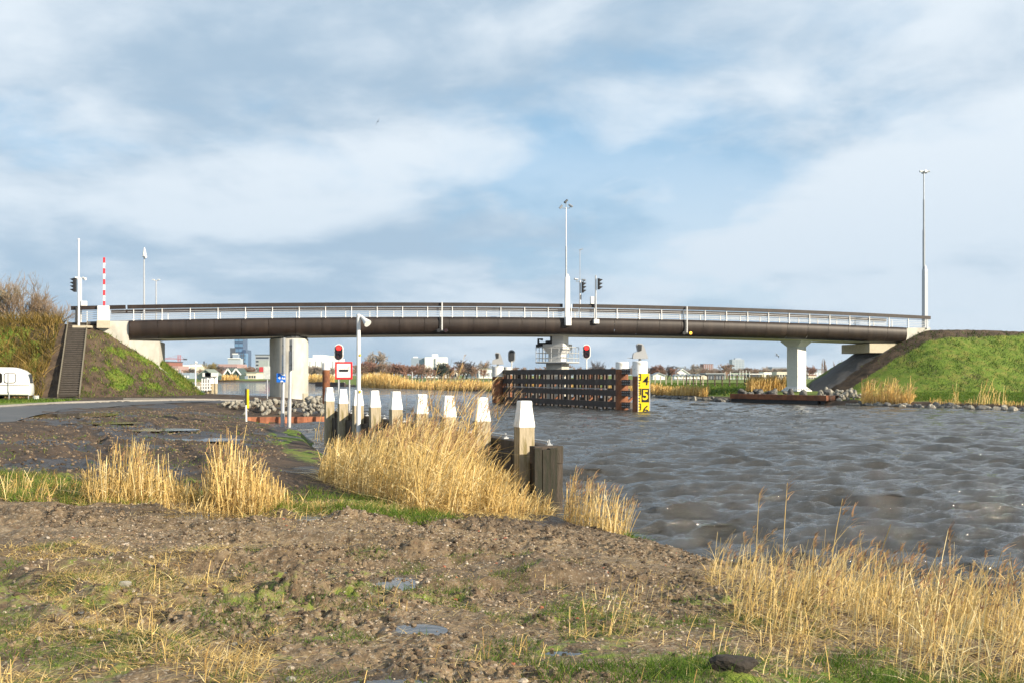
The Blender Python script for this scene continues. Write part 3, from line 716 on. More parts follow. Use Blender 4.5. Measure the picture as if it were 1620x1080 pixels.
def build_bridge_furniture():
    # tall camera mast on the near girder
    s = sp(898, .45); b = BP(s, .5, zt(s) - .2); d = b.y
    t = thing('camera_mast', b, 'tall slim white mast with a cluster of cameras fixed to mid bridge girder', 'mast')
    mb = MB(); zc = ZW(508.5, d); mb.bbox(WP(898.5, 508.5, d), (.50, .42, .72), YB, .03); mb.build('foot_box', white_paint, t)
    mb = MB(); q = WP(897.5, 500, d); mb.frust((q.x, q.y, 0), [(.40, .30, ZW(503, d)), (.36, .28, ZW(440, d)), (.14, .14, ZW(434, d))], YB); mb.build('lower_mast', white_paint, t)
    mb = MB(); q = WP(895.6, 434, d); mb.tube([(q.x, q.y, ZW(500, d)), (q.x, q.y, ZW(390, d))], [.075, .07], 10); mb.tube([(q.x, q.y, ZW(390, d)), (q.x, q.y, ZW(328, d))], [.045, .035], 8); mb.build('upper_mast', light_steel, t)
    mb = MB(); zz = ZW(329.5, d); mb.tube([(q.x - .36, q.y, zz + .05), (q.x - .30, q.y, zz), (q.x + .30, q.y, zz), (q.x + .3, q.y, zz + .12)], .03, 6); mb.tube([(q.x, q.y, zz), (q.x, q.y, zz + .46)], .03, 6); cb = mb.build('camera_bracket', grey_steel, t)
    for p, dr in (((q.x - .42, q.y, zz + .13), (-.6, 0, -.75)), ((q.x + .36, q.y, zz + .22), (.6, -.3, -.45)), ((q.x, q.y, zz + .58), (-.5, -.3, -.55))):
        mb = MB(); camera_unit(mb, p, dr); mb.build('surveillance_camera', dark_steel if p[2] > zz + .5 else grey_steel, cb)
    # signal post with street lamp behind, on the far side
    s = sp(919, -BW); b = BP(s, -BW - .1, zt(s) - .2); d = b.y
    t = thing('signal_post', b, 'thin post with small top lamp and hooded black signal, left of its pair', 'signal')
    mb = MB(); q = WP(917.5, 500, d); mb.tube([(q.x, q.y, b.z), (q.x, q.y, ZW(444, d))], .075, 8); mb.tube([(q.x, q.y, ZW(444, d)), (q.x, q.y, ZW(396, d))], .03, 6); mb.build('post', light_steel, t)
    mb = MB(); traffic_head(mb, WP(921.5, 455, d), (1, -.1, 0)); mb.build('signal_head', black_paint, t)
    mb = MB(); mb.bbox(WP(918.5, 470.5, d), (.16, .14, .46), 0, .02); mb.build('push_box', dark_steel, t)
    mb = MB(); lp = WP(919, 395, d); mb.box(lp, (.34, .14, .07), ax=(Vector((.9, 0, .35)).normalized(), Vector((0, 1, 0)), Vector((-.35, 0, .9)).normalized())); mb.build('lamp_head', grey_steel, t)
    mb = MB(); camera_unit(mb, WP(912, 442, d), (-1, -.4, .1)); camera_unit(mb, WP(923, 443, d), (1, -.3, -.2)); mb.tube([WP(911, 446, d), WP(924, 446, d)], .025, 6); mb.build('surveillance_camera', grey_steel, t)
    s = sp(943, .4); b = BP(s, .45, zt(s) - .2); d = b.y
    t = thing('signal_post', b, 'short white post with one hooded black signal and a white box, right of its pair', 'signal')
    mb = MB(); mb.bbox(WP(943, 508.7, d), (.46, .36, .38), YB, .02); mb.build('foot_box', white_paint, t)
    mb = MB(); q = WP(942.4, 500, d); mb.tube([(q.x, q.y, ZW(505, d)), (q.x, q.y, ZW(436, d))], [.085, .06], 10); mb.build('post', light_steel, t)
    mb = MB(); traffic_head(mb, WP(947, 449.5, d), (1, -.1, 0), 3, .92); mb.build('signal_head', black_paint, t)
    mb = MB(); mb.bbox(WP(937, 475.5, d + .1), (.34, .28, .62), YB, .02); mb.build('control_box', white_paint, t)
    # left end: lamp mast with signal, camera post, barrier, lamp columns behind
    s = sp(124.5, .4); b = BP(s, .4, ZW(516, BP(s, .4).y)); d = b.y
    t = thing('signal_mast', b, 'tall white mast with a hooded black signal at the head of the stairs', 'mast')
    mb = MB(); q = WP(124.3, 500, d); mb.tube([b, (b.x, b.y, ZW(440, d)), (b.x, b.y, ZW(380, d))], [.09, .07, .05], 10); mb.lathe((b.x, b.y, ZW(381, d)), [(.05, 0), (.08, .02), (.08, .14), (.02, .18)], 8); mb.build('pole', white_paint, t)
    mb = MB(); traffic_head(mb, WP(118.5, 451, d), (-1, -.15, 0), 4, 1.02); mb.build('signal_head', black_paint, t)
    mb = MB(); mb.bbox(WP(122, 498, d), (.2, .2, 1.2), YB, .02); mb.build('cable_box', dark_steel, t)
    d = d + .8; q = WP(128, 516, d)
    t = thing('camera_post', q, 'lower white post with a white camera and box behind the tall signal mast', 'post')
    mb = MB(); mb.tube([q, WP(128, 440, d)], .065, 10); mb.build('pole', white_paint, t)
    mb = MB(); camera_unit(mb, WP(133, 440.5, d), (.8, -.5, -.25)); camera_unit(mb, WP(123, 440, d), (-.8, -.5, -.1)); mb.build('surveillance_camera', white_paint, t)
    mb = MB(); mb.bbox(WP(133, 480.5, d), (.42, .3, .38), YB, .02); mb.build('control_box', white_paint, t)
    s = sp(164, .25); d = BP(s, .25).y; b = BP(s, .25, ZW(508, d))
    t = thing('bridge_barrier', b, 'raised red and white barrier arm on a white cabinet at the bridge end', 'barrier')
    mb = MB(); mb.bbox(WP(164, 496, d), (.84, .5, 1.12), YB, .03); mb.build('cabinet', white_paint, t)
    for k in range(9):
        y0 = 485 - k * 8.6; mb = MB(); a = WP(164.6, y0, d); e = WP(164.8, y0 - 8.6, d); mb.beam(a, e, .15, .10, (1, 0, 0)); mb.build('barrier_arm', red_paint if k % 2 == 0 else white_cap, t)
    for px, yt, off, lab, two in ((228, 396, -BW + .3, 'tall galvanised lamp column with a pointed white lantern at the left bridge end', False), (247, 436, -BW - 9, 'lower thin lamp column with a twin arm head beyond the left bridge end', True)):
        s = sp(px, off); b = BP(s, off, zt(s) - .2); d = b.y
        if two: b.z = 5.6
        t = thing('street_lamp', b, lab, 'street lamp')
        mb = MB(); mb.tube([b, (b.x, b.y, ZW(yt + 8, d))], [.085, .05], 8); mb.build('column', light_steel, t)
        mb = MB(); z = ZW(yt + 8, d)
        if two:
            mb.tube([(b.x - .22, b.y, z + .06), (b.x - .16, b.y, z), (b.x + .16, b.y, z), (b.x + .22, b.y, z + .06)], .03, 6); mb.box((b.x - .25, b.y, z + .08), (.18, .2, .06)); mb.box((b.x + .25, b.y, z + .08), (.18, .2, .06))
        else: mb.lathe((b.x + .03, b.y, z), [(.05, -.3), (.14, -.1), (.15, .1), (.10, .35), (.02, .62)], 10); camera_unit(mb, (b.x + .06, b.y - .1, z - .1), (.7, -.4, -.2))
        mb.build('lantern', white_paint, t)
    # right mast
    d = BP(sp(1463, -.5), -.5).y; b = WP(1463, 521, d)
    t = thing('camera_mast', b, 'very tall telescopic grey mast with thick foot at the right bridge end', 'mast')
    mb = MB(); mb.frust((b.x, b.y, 0), [(.42, .34, b.z), (.40, .32, ZW(428, d)), (.16, .16, ZW(420, d))], YB + .3); mb.build('lower_mast', light_steel, t)
    mb = MB(); q = WP(1461.5, 400, d); mb.tube([(q.x, q.y, ZW(428, d)), (q.x, q.y, ZW(364, d))], .115, 10); mb.tube([(q.x, q.y, ZW(364, d)), (q.x, q.y, ZW(316, d))], .085, 10); mb.tube([(q.x, q.y, ZW(316, d)), (q.x, q.y, ZW(274, d))], .058, 8); mb.build('upper_mast', grey_steel, t)
    mb = MB(); z = ZW(274.5, d); mb.tube([(q.x - .2, q.y, z), (q.x + .26, q.y, z + .03)], .05, 6); cb = mb.build('camera_bracket', dark_steel, t)
    for ox, dr in ((-.2, (-1, -.3, -.05)), (.08, (.2, -1, .05)), (.34, (1, -.2, .15))):
        mb = MB(); camera_unit(mb, (q.x + ox, q.y, z + .17), dr); mb.build('surveillance_camera', white_paint, cb)
    # navigation lights hung under the girder
    for px, lab, lens, on in ((699.5, 'white hanging post with unlit dark lamps below the left half of the girder', dim_lens, 0), (1087, 'white hanging post with a lit amber lamp below the right half of the girder', amber_lamp, 1)):
        s = sp(px, .42); b = BP(s, .42, zt(s) - 1.2); d = b.y
        t = thing('navigation_light', b, lab, 'navigation light')
        yt, yb = (478, 523) if not on else (485, 527)
        mb = MB(); mb.beam(WP(px, yt, d), WP(px, yb, d), .11, .09, (1, 0, 0)); mb.build('hanger', white_paint, t)
        mb = MB(); h = WP(px, yb + .3, d); mb.bbox(h, (.95, .22, .12), YB, .02)
        for o in (-.32, .26): mb.tube([h + BU * o + Vector((0, .12, .02)), h + BU * o + BM * .16 + Vector((0, 0, .02))], .15, 12)
        mb.bbox(h + BU * -.18 + Vector((0, .1, .62)), (.12, .16, 1.0), YB); lamp = mb.build('lamp_housing', black_paint, t)
        mb = MB(); c = h + BU * .26 + BM * .165 + Vector((0, 0, .02)); mb.tube([c, c + BM * .02], .13, 12); mb.build('lens', lens, lamp)
build_bridge_furniture()
def gz(x, y, micro=False):
    a = np.array([float(x)]); b = np.array([float(y)]); return float(ground_z(a, b, micro)[0])
# ------------------------------------------------------------------ mooring posts and timber guide wall in front
J0, J1 = Vector((0.217, 18.0, 0)), Vector((-6.33, 34.5, 0)); JD = (J1 - J0).normalized(); JN = Vector((JD.y, -JD.x, 0)); JY = math.atan2(JD.y, JD.x) - math.pi / 2
def build_posts():
    ords = ['nearest the water, at the guide wall end', 'second from the open water end of the row', 'sunk in reeds, third from the water end', 'in the tallest reeds, fourth from the water end',
            'in the middle of the row of nine', 'fourth from the far end of the row', 'third from the far end, behind the white lamp pole', 'second from the far end of the row', 'at the far end by the red framed sign']
    r = random.Random(4)
    for i in range(9):
        p = J0 + (J1 - J0) * (i / 8.0); dyaw = JY + r.uniform(-.05, .05); dz = r.uniform(-.02, .02)
        t = thing('mooring_post', (p.x, p.y, 0), 'white capped square timber post ' + ords[i], 'mooring post', 'white capped mooring posts along the guide wall')
        mb = MB(); mb.frust((p.x, p.y, dz), [(.285, .285, -1.2), (.285, .285, 1.49)], dyaw); sh = mb.build('shaft', old_wood, t)
        mb = MB(); mb.frust((p.x, p.y, dz), [(.298, .298, 1.47), (.30, .30, 1.50), (.222, .222, 1.82), (.215, .215, 1.925), (.195, .195, 1.945)], dyaw); mb.build('cap', white_cap, t); t.rotation_euler = (r.gauss(0, .010), r.gauss(0, .010), 0)
        if i == 0: sh['label'] = 'pale split timber with mossy edges'
    # guide wall
    t = thing('guide_wall', (J0.x, J0.y, 0), 'dark timber guide wall with bolted beams running behind the white capped posts', 'guide wall')
    L = (J1 - J0).length
    def q(s, o, z): return J0 + JD * s + JN * o + Vector((0, 0, z))
    n = 4
    for k in range(n):
        a, b = -.45 + k * (L + 1.2) / n + .01, -.45 + (k + 1) * (L + 1.2) / n - .01
        mb = MB(); mb.beam(q(a, .34, .98), q(b, .34, .98), .28, .30); mb.build('top_beam', dark_wood, t)
        mb = MB(); mb.beam(q(a, .34, .34), q(b, .34, .34), .26, .26); mb.build('lower_beam', dark_wood, t)
    mb = MB(); s = -.3; r = random.Random(9)
    while s < L + .5:
        w = .235; mb.box(q(s, .10 + r.uniform(-.012, .012), -.12 + r.uniform(-.03, .03)), (w - .02, .075, 2.1), ax=(JD, JN, Vector((0, 0, 1)))); s += w
    mb.build('board_wall', dark_wood, t)
    old_wood_wet = M('mossy_wet_plank', (.026, .021, .014), .85, var=.25, scale=4, col2=(.013, .014, .006), lo=.42, hi=.6, bump=.5, stretch=(3, 3, .5))
    mb = MB(); mb.beam(q(-.62, -.1, 1.0), q(-.62, .44, 1.0), .24, .30); mb.build('end_beam', dark_wood, t)
    for o, top in ((-.08, 1.13), (.07, 1.10), (.21, 1.12)):
        mb = MB(); mb.box(q(-.80, o, top / 2 - .6), (.10, .135, top + 1.2), ax=(JD, JN, Vector((0, 0, 1)))); mb.build('end_plank', old_wood_wet, t)
    mb = MB(); mb.box(q(-.62, .33, -.2), (.2, .22, 2.1), ax=(JD, JN, Vector((0, 0, 1)))); mb.build('end_pile', dark_wood, t)
    s = 0.5
    rods = MB(); rods.tube([q(-.3, .34, 1.20), q(L + .3, .34, 1.20)], .016, 6); rods.build('rod', light_steel, t)
    for i in range(18):
        s = -.35 + i * (L + .5) / 17
        mb = MB(); c = q(s, .34, 1.13); mb.box(c + Vector((0, 0, .012)), (.10, .10, .024), JY); mb.tube([c, c + Vector((0, 0, .11))], .018, 6); mb.tube([c + Vector((0, 0, .024)), c + Vector((0, 0, .05))], .034, 6); mb.build('bolt', light_steel, t)
build_posts()

# ------------------------------------------------------------------ dark fender round the pivot pier
def build_fender():
    F0, F1 = Vector((XW(993, 67.2), 67.2, 0)), Vector((XW(797, 84.5), 84.5, 0)); D = (F1 - F0).normalized(); N = Vector((D.y, -D.x, 0)); N = -N if N.y > 0 else N; L = (F1 - F0).length
    Z3 = Vector((0, 0, 1)); fender_post = M('grimy_steel_post', (.05, .042, .038), .7, var=.25, col2=(.11, .05, .03), lo=.55, hi=.7)
    for side in (0, 1):
        off = -5.2 * side; o = -N * (5.2 * side) + D * (8.5 * side)
        t = thing('guide_fender', F0 + o, ['long dark fender of four tarred beams on steel piles facing the boats', 'matching rusty fender behind the pivot pier, seen through the front beams'][side], 'fender', 'guide fenders around the pivot pier')
        mid = .45
        for z in (2.60, 1.86, 1.13, .34):
            for a, b in ((-.55, mid), (mid, 1.0)):
                s0 = a if a < 0 else L * a + .02; s1 = L * b + (.35 if b == 1 else 0)
                mb = MB(); mb.beam(F0 + o + D * s0 + Z3 * z, F0 + o + D * s1 + Z3 * z, .30, .39); bm = mb.build('beam', fender_dark, t)
            if side == 0:
                mb = MB()
                for k in range(5):
                    for h in (-.09, .09): c = F0 + D * (-.45 + k * .22) + N * .15 + Z3 * (z + h); mb.tube([c, c + N * .035], .035, 6)
                mb.build('bolt_row', light_steel, bm)
        n = 15 if side == 0 else 16
        for i in range(n):
            c = F0 + o - N * .36 + D * (.9 + (L - 1.0) * i / (n - 1))
            mb = MB()
            mb.box(c + N * .13 + Z3 * .55, (.26, .03, 4.2), ax=(D, N, Z3)); mb.box(c - N * .13 + Z3 * .55, (.26, .03, 4.2), ax=(D, N, Z3)); mb.box(c + Z3 * .55, (.03, .23, 4.2), ax=(D, N, Z3))
            mb.build('steel_pile', (rust if i % 6 == 1 else rust_dark) if side else fender_post, t)
        if side == 0:
            mb = MB(); mb.tube([F0 + N * .1 + D * 2.6 + Z3 * 1.40, F0 + N * .1 + D * (L - .5) + Z3 * 1.40], .028, 6); mb.build('hand_rail', light_steel, t)
            mb = MB()
            for i in range(7): s = 1.5 + i * 2.6; mb.beam(F0 - N * .5 + D * s + Z3 * .1, F0 - N * 2.6 + D * (s + .4) + Z3 * 1.6, .14, .14)
            mb.build('brace', rust, t)
    # round steel piles at the ends
    def pile(px, d, r, ztop, zcap, lab, board=False, sensor=True, grp='white topped steel piles by the fairway'):
        c = WP(px, HZ, d); c.z = 0
        t = thing('mooring_pile', c, lab, 'pile', grp)
        mb = MB(); mb.lathe((c.x, c.y, 0), [(r, -1.5), (r, zcap)], 20); mb.build('shaft', rust, t, smooth=True)
        mb = MB(); mb.lathe((c.x, c.y, 0), [(r + .012, zcap - .02), (r + .012, ztop - .03), (r - .02, ztop)], 20); mb.build('cap', white_cap, t, smooth=True)
        if sensor:
            s = r / .38
            sens = thing('sensor_housing', (c.x, c.y, ztop), 'grey angular sensor housing on the ' + ('pile with the yellow gauge' if board else 'white pile at the left fender end'), 'sensor', 'grey sensor housings on the piles')
            mb = MB(); mb.tube([(c.x, c.y, ztop), (c.x, c.y, ztop + .16)], .09, 8); mb.build('neck', grey_steel, sens)
            P = [(-.40, .16), (.42, .16), (.40, .30), (.20, .95), (.10, 1.10), (-.12, 1.12), (-.20, 1.02), (-.14, .62), (-.36, .50), (-.40, .34)]
            mb = MB(); mb.prism([Vector((c.x + u * .95 * s, c.y - .25, ztop + v * .82 * s)) for u, v in P], (0, .5, 0)); sh = mb.build('shell', M('sensor_grey', (.36, .37, .38), .5, var=.04), sens)
            mb = MB(); mb.prism([Vector((c.x + u * .95 * s, c.y - .262, ztop + v * .82 * s)) for u, v in [(-.10, .60), (.06, .66), (.08, 1.02), (-.10, 1.06), (-.17, .98)]], (0, -.03, 0)); mb.build('screen', dark_steel, sh)
            mb = MB(); mb.tube([(c.x - .35, c.y, ztop - .12), (c.x - .9, c.y, ztop + .1)] if False else [(c.x - r - .35, c.y - .1, ztop + .22), (c.x + .3, c.y - .1, ztop + .15)], .022, 6); mb.build('antenna', light_steel, sens)
        return t, c
    pile(984, 68.0, .43, ZW(572, 68), ZW(583, 68), 'rusty round pile with white cap where the dark fender beams end', sensor=False)
    pile(803, 86.5, .40, ZW(580, 86.5), ZW(592, 86.5), 'white pile top just behind the left end of the dark fender', sensor=False)
    pile(787.5, 84.5, .48, ZW(579, 84.5), ZW(595, 84.5), 'rusty round pile with white cap at the left fender end')
    t, c = pile(1012.3, 65.0, .48, ZW(571, 65), ZW(594, 65), 'brown round pile with white top carrying the yellow height gauge', True)
    pile(516, 60.0, .225, ZW(573, 60), ZW(584, 60), 'thin rusty pile with white cap standing by the rocks and red framed sign', sensor=False)
    # height gauge board with numerals
    d = 64.45; g = thing('height_gauge', WP(1018.5, 650, d), 'yellow clearance height gauge board with black 4, 5 and 6', 'gauge')
    x0, x1, yt, yb = 1009.3, 1028.0, 590.3, 652
    mb = MB(); ctr = (WP(x0, yt, d) + WP(x1, yb, d)) / 2; mb.box(ctr, (XW(x1, d) - XW(x0, d), .05, ZW(yt, d) - ZW(yb, d))); brd = mb.build('board', yellow, g)
    fy = d - .032
    def fp(px, py): q = WP(px, py, d); return Vector((q.x, fy, q.z))
    ink = MB()
    def rect(a, b, c, e, m): p, q_ = fp(a, b), fp(c, e); m.box((p + q_) / 2, (abs(q_.x - p.x), .012, abs(p.z - q_.z)))
    for ya, n_, rev in ((590.8, 3, 0), (613.8, 4, 0), (637.4, 3, 0)):
        rect(1012.8, ya, 1014.2, ya + 10.6, ink)
        for k in range(n_): y = ya + k * (9.4 / (n_ - 1)); rect(1010.0, y, 1012.8, y + 1.5, ink)
    for ya in (604.4, 608.6, 628.8, 633.0): rect(1010.0, ya, 1012.6, ya + 1.6, ink)
    ink.build('tick_mark', black_paint, brd)
    mb = MB(); rect(1015.1, 613.9, 1026.6, 635.4, mb); mb.build('black_field', black_paint, brd)
    mb = MB(); q = fp(1020.9, 602.3); text_into(mb, '4', (q.x, fy - .004, q.z), .84, depth=.004, shear=.10, offset=.002); mb.build('numeral', black_paint, brd)
    mb = MB(); q = fp(1020.9, 624.8); text_into(mb, '5', (q.x, fy - .014, q.z), .88, depth=.004, offset=.022, sx=.92); mb.build('numeral', yellow, brd)
    mb = MB(); q = fp(1020.9, 648.6); text_into(mb, '6', (q.x, fy - .004, q.z), .84, depth=.004, shear=.10, offset=.002); mb.build('numeral', black_paint, brd)
    mb = MB()
    for px in (x0 + .15, x1 - .15): p, q = fp(px, yt), fp(px, yb); mb.box((p + q) / 2 + Vector((0, .03, 0)), (.03, .08, abs(p.z - q.z)))
    mb.build('edge_strip', white_paint, brd)
build_fender()

# ------------------------------------------------------------------ signals and signs
def stadium(c, w, h, u, v, n=10):
    r = w / 2; s = h / 2 - r; P = []
    for k in range(n + 1): a = math.pi * k / n; P.append(c + u * (r * math.cos(a)) + v * (s + r * math.sin(a)))
    for k in range(n + 1): a = math.pi + math.pi * k / n; P.append(c + u * (r * math.cos(a)) + v * (-s + r * math.sin(a)))
    return P
def boat_signal(px, py0, py1, d, ybase, lab, back=False, tilt=0.0):
    b = WP(px, ybase, d); t = thing('boat_signal', b, lab, 'signal light', 'oval boat signals')
    c = WP(px, (py0 + py1) / 2, d); h = (py1 - py0) * d / FPX; w = h * .56
    f = -1 if not back else 1; ydir = Vector((math.sin(tilt), f * math.cos(tilt), 0)); u = Vector((-ydir.y, ydir.x, 0)); v = Vector((0, 0, 1))
    mb = MB(); mb.tube([b, c - v * h * .4 - ydir * .06], .05, 8); mb.build('pole', white_paint, t)
    mb = MB(); mb.prism(stadium(c, w, h, u, v), ydir * .06); plate = mb.build('rim', white_cap if not back else grey_steel, t)
    mb = MB(); mb.prism(stadium(c + ydir * .06, w * .80, h * .89, u, v), ydir * .03); mb.build('backboard', black_paint, plate)
    if back:
        mb = MB(); mb.prism(stadium(c, w * .70, h * .8, u, v), -ydir * .12); mb.build('casing', dark_steel, t)
    for k, m in ((.26, red_lamp), (-.0, dim_lens), (-.26, dim_lens)):
        mb = MB(); q = c + v * (h * k) + ydir * .09; mb.tube([q, q + ydir * .03], w * .27, 14); mb.build('lens', m, t)
        mb = MB(); n = 9; ro = w * .30
        arc = [q + u * (ro * math.cos(a)) + v * (ro * math.sin(a)) for a in [math.pi * j / (n - 1) for j in range(n)]]
        mb.add(arc + [p + ydir * .12 for p in arc], [(j, j + 1, n + j + 1, n + j) for j in range(n - 1)]); mb.build('hood', black_paint, t)
boat_signal(536.3, 544, 570, 58, 650, 'oval white rimmed boat signal with red lamp lit above the red framed sign')
boat_signal(928, 544.5, 567.5, 77, 596, 'oval boat signal with red lamp lit behind the fender, right of the pivot pier')
boat_signal(809.5, 553, 573, 85.5, 590, 'oval boat signal seen from its dark back at the left fender end', True)

def build_signs():
    d = 57.5; b = WP(544, 650, d); t = thing('canal_sign', b, 'square white sign with red border and black bar beside the thin rusty pile', 'sign')
    for px in (535.6, 552.8): mb = MB(); mb.tube([WP(px, 652, d + .08), WP(px, 573, d + .08)], .045, 8); mb.build('leg', light_steel, t)
    c = WP(543.8, 585.6, d); W = 27.4 * d / FPX
    mb = MB(); mb.bbox(c, (W, .04, W), 0, .015); brd = mb.build('board', red_paint, t)
    mb = MB(); mb.box(c + Vector((0, -.022, 0)), (W * .79, .012, W * .79)); mb.build('white_field', white_cap, brd)
    mb = MB(); mb.prism(stadium(c + Vector((0, -.03, 0)), W * .13, W * .55, Vector((0, 0, 1)), Vector((1, 0, 0))), (0, -.008, 0)); mb.build('bar_mark', black_paint, brd)
    # pair of edge-on sign boards on poles
    for px, yt, yb_, yp0, yp1, tp, lab in ((448.5, 533, 684, 535, 591, -.6, 'tall steel pole with long narrow board seen edge on, carrying the blue sign'), (459.5, 537, 690, 537, 585, 3.2, 'tall steel pole with long narrow board seen edge on, right of the blue sign')):
        d = 36.0; b = WP(px - (1.5 if px < 455 else 3), yb_, d); t = thing('sign_pole', b, lab, 'sign pole', 'pair of steel sign poles with boards seen edge on')
        top = WP(px, yp1 - 30, d)
        mb = MB(); mb.tube([b - Vector((0, 0, .4)), WP(px - .5, 610, d), top], .062, 10); mb.tube([b - Vector((0, 0, .4)), WP(px - 1.3, 632, d)], .074, 10); mb.build('pole', light_steel, t)
        c0, c1 = WP(px + .5 + tp * .1, yp1, d), WP(px + 1.5 + tp * .6, yp0, d); h = (c1 - c0).length
        nrm = Vector((.955, .28, 0)) if px < 455 else Vector((.93, .36, 0)); wd = Vector((-nrm.y, nrm.x, 0))
        mb = MB(); mb.box((c0 + c1) / 2, (.035, .62, h), ax=(nrm, wd, Vector((0, 0, 1)))); brd = mb.build('board', light_steel, t)
        mb = MB()
        for o in (-.31, .31): mb.box((c0 + c1) / 2 + wd * o, (.07, .03, h + .01), ax=(nrm, wd, Vector((0, 0, 1))))
        for f in (-.3, .3): mb.box((c0 + c1) / 2 - nrm * .035 + Vector((0, 0, h * f)), (.03, .56, .05), ax=(nrm, wd, Vector((0, 0, 1))))
        mb.build('board_rim', grey_steel, brd)
    d = 35.86; c = WP(444.6, 597, d); t = thing('berth_sign', c, 'small blue square sign with white 4 fixed to the steel pole', 'sign')
    W = 14.0 * d / FPX; W = .325
    mb = MB(); mb.bbox(c, (W, .02, W), 0, .012); brd = mb.build('board', blue_paint, t)
    mb = MB(); text_into(mb, '4', c + Vector((-.055, -.013, 0)), .17, offset=.005, depth=.002); mb.build('numeral', white_cap, brd)
    mb = MB(); cc = c + Vector((0, -.011, 0))
    def pg(P): mb.prism([cc + Vector((x, 0, z)) for x, z in P], (0, -.004, 0))
    pg([(-.02, .15), (.15, .15), (.15, .05), (.10, .085), (.04, .085), (.0, .12)])
    pg([(.02, -.04), (.05, .02), (.07, .02), (.085, -.02), (.11, -.02), (.12, .02), (.15, -.0), (.15, -.055)])
    pg([(-.02, -.15), (.09, -.15), (.06, -.10), (.0, -.10)]); mb.build('emblem', white_cap, brd)
    # grey sign seen from the back by the round pier
    d = 70; b = WP(423, 630, d); b.z = gz(b.x, b.y)
    t = thing('grey_sign', b, 'pale grey sign seen from the back on a thin pole left of the round pier', 'sign')
    mb = MB(); mb.tube([b, WP(423, 580, d)], .04, 8); mb.build('pole', light_steel, t)
    mb = MB(); mb.bbox(WP(422, 589, d - .06), (.46, .03, .90), R(12), .01); mb.build('board', M('sign_back_grey', (.40, .43, .42), .5), t)
    # black and yellow marker post by the rocks
    d = 44.5; b = WP(389.5, 671, d); b.z = gz(b.x, b.y) - .05
    t = thing('marker_post', b, 'short white post with a black and yellow marker board beside the rocks', 'marker post')
    mb = MB(); mb.tube([b, WP(389.3, 640, d)], .045, 8); mb.build('post', white_paint, t)
    mb = MB(); mb.box((WP(392.3, 615, d) + WP(392.3, 645, d)) / 2, (.085, .05, 30 * d / FPX)); mb.build('marker_face', yellow, t)
    mb = MB(); mb.box((WP(389.2, 614.6, d) + WP(389.2, 645, d)) / 2 + Vector((0, .03, 0)), (.095, .07, 30.4 * d / FPX)); mb.build('marker_back', dark_steel, t)
    # white lamp pole among the mooring posts
    d = 29.8; b = WP(567.3, 700, d); b.z = .1
    t = thing('lamp_pole', b, 'white pole with a small cone loudspeaker lamp among the mooring posts', 'lamp pole')
    mb = MB(); mb.tube([b, WP(567.3, 500, d)], [.068, .058], 12); mb.lathe(WP(567.3, 500.5, d), [(.07, 0), (.07, .05), (.02, .07)], 10); mb.build('pole', white_paint, t)
    mb = MB(); a = WP(573, 502.5, d - .05); e = WP(582, 512, d - .2); m_ = a + (e - a) * .35
    mb.tube([WP(567.3, 503.5, d), a], .02, 6); mb.tube([a + (a - e) * .12, m_, e], [.045, .065, .12], 12); mb.build('lamp_head', white_paint, t)
    mb = MB(); mb.bbox(WP(569.6, 561.5, d - .06), (.05, .04, .07), 0, .01); mb.build('tag', yellow, t)
    mb = MB(); mb.bbox(WP(569.4, 619, d - .07), (.06, .03, .08), 0, .01); mb.build('tag', yellow, t)
build_signs()

# ------------------------------------------------------------------ stairs, caravan, bucket
def build_stairs():
    a = WP(108.5, 629.5, 66.6); a.z = .86; e = WP(123, 513.5, 74.1); e.z = 6.12
    riser_shade = M('shaded_riser_timber', (.05, .042, .034), .85, var=.2)  # step timber darkened: the shade gap under each tread is in this colour
    t = thing('stairs', a, 'long dark timber staircase climbing the soil embankment', 'stairs')
    fl = Vector((e.x - a.x, e.y - a.y, 0)); run = fl.length; fd = fl.normalized(); sd_ = Vector((fd.y, -fd.x, 0)); n = 34; W = 1.24
    for i in range(n):
        f = (i + .5) / n; c = a + (e - a) * f + Vector((0, 0, .17)); mb = MB()
        mb.box(c + Vector((0, 0, .0)), (run / n * 1.02, W, .075), ax=(fd, sd_, Vector((0, 0, 1)))); stp = mb.build('step', step_wood, t); mb = MB(); mb.box(c - fd * (run / n * .5 - .09) - Vector((0, 0, .09)), (.03, W - .02, .14), ax=(fd, sd_, Vector((0, 0, 1)))); mb.build('riser', riser_shade, stp)
    for s_ in (-1, 1):
        mb = MB(); mb.beam(a + sd_ * s_ * (W / 2 + .045) + Vector((0, 0, .12)), e + sd_ * s_ * (W / 2 + .045) + Vector((0, 0, .12)), .07, .34); mb.build('stringer', M('stringer_timber', (.16, .14, .10), .8, var=.15), t)
build_stairs()
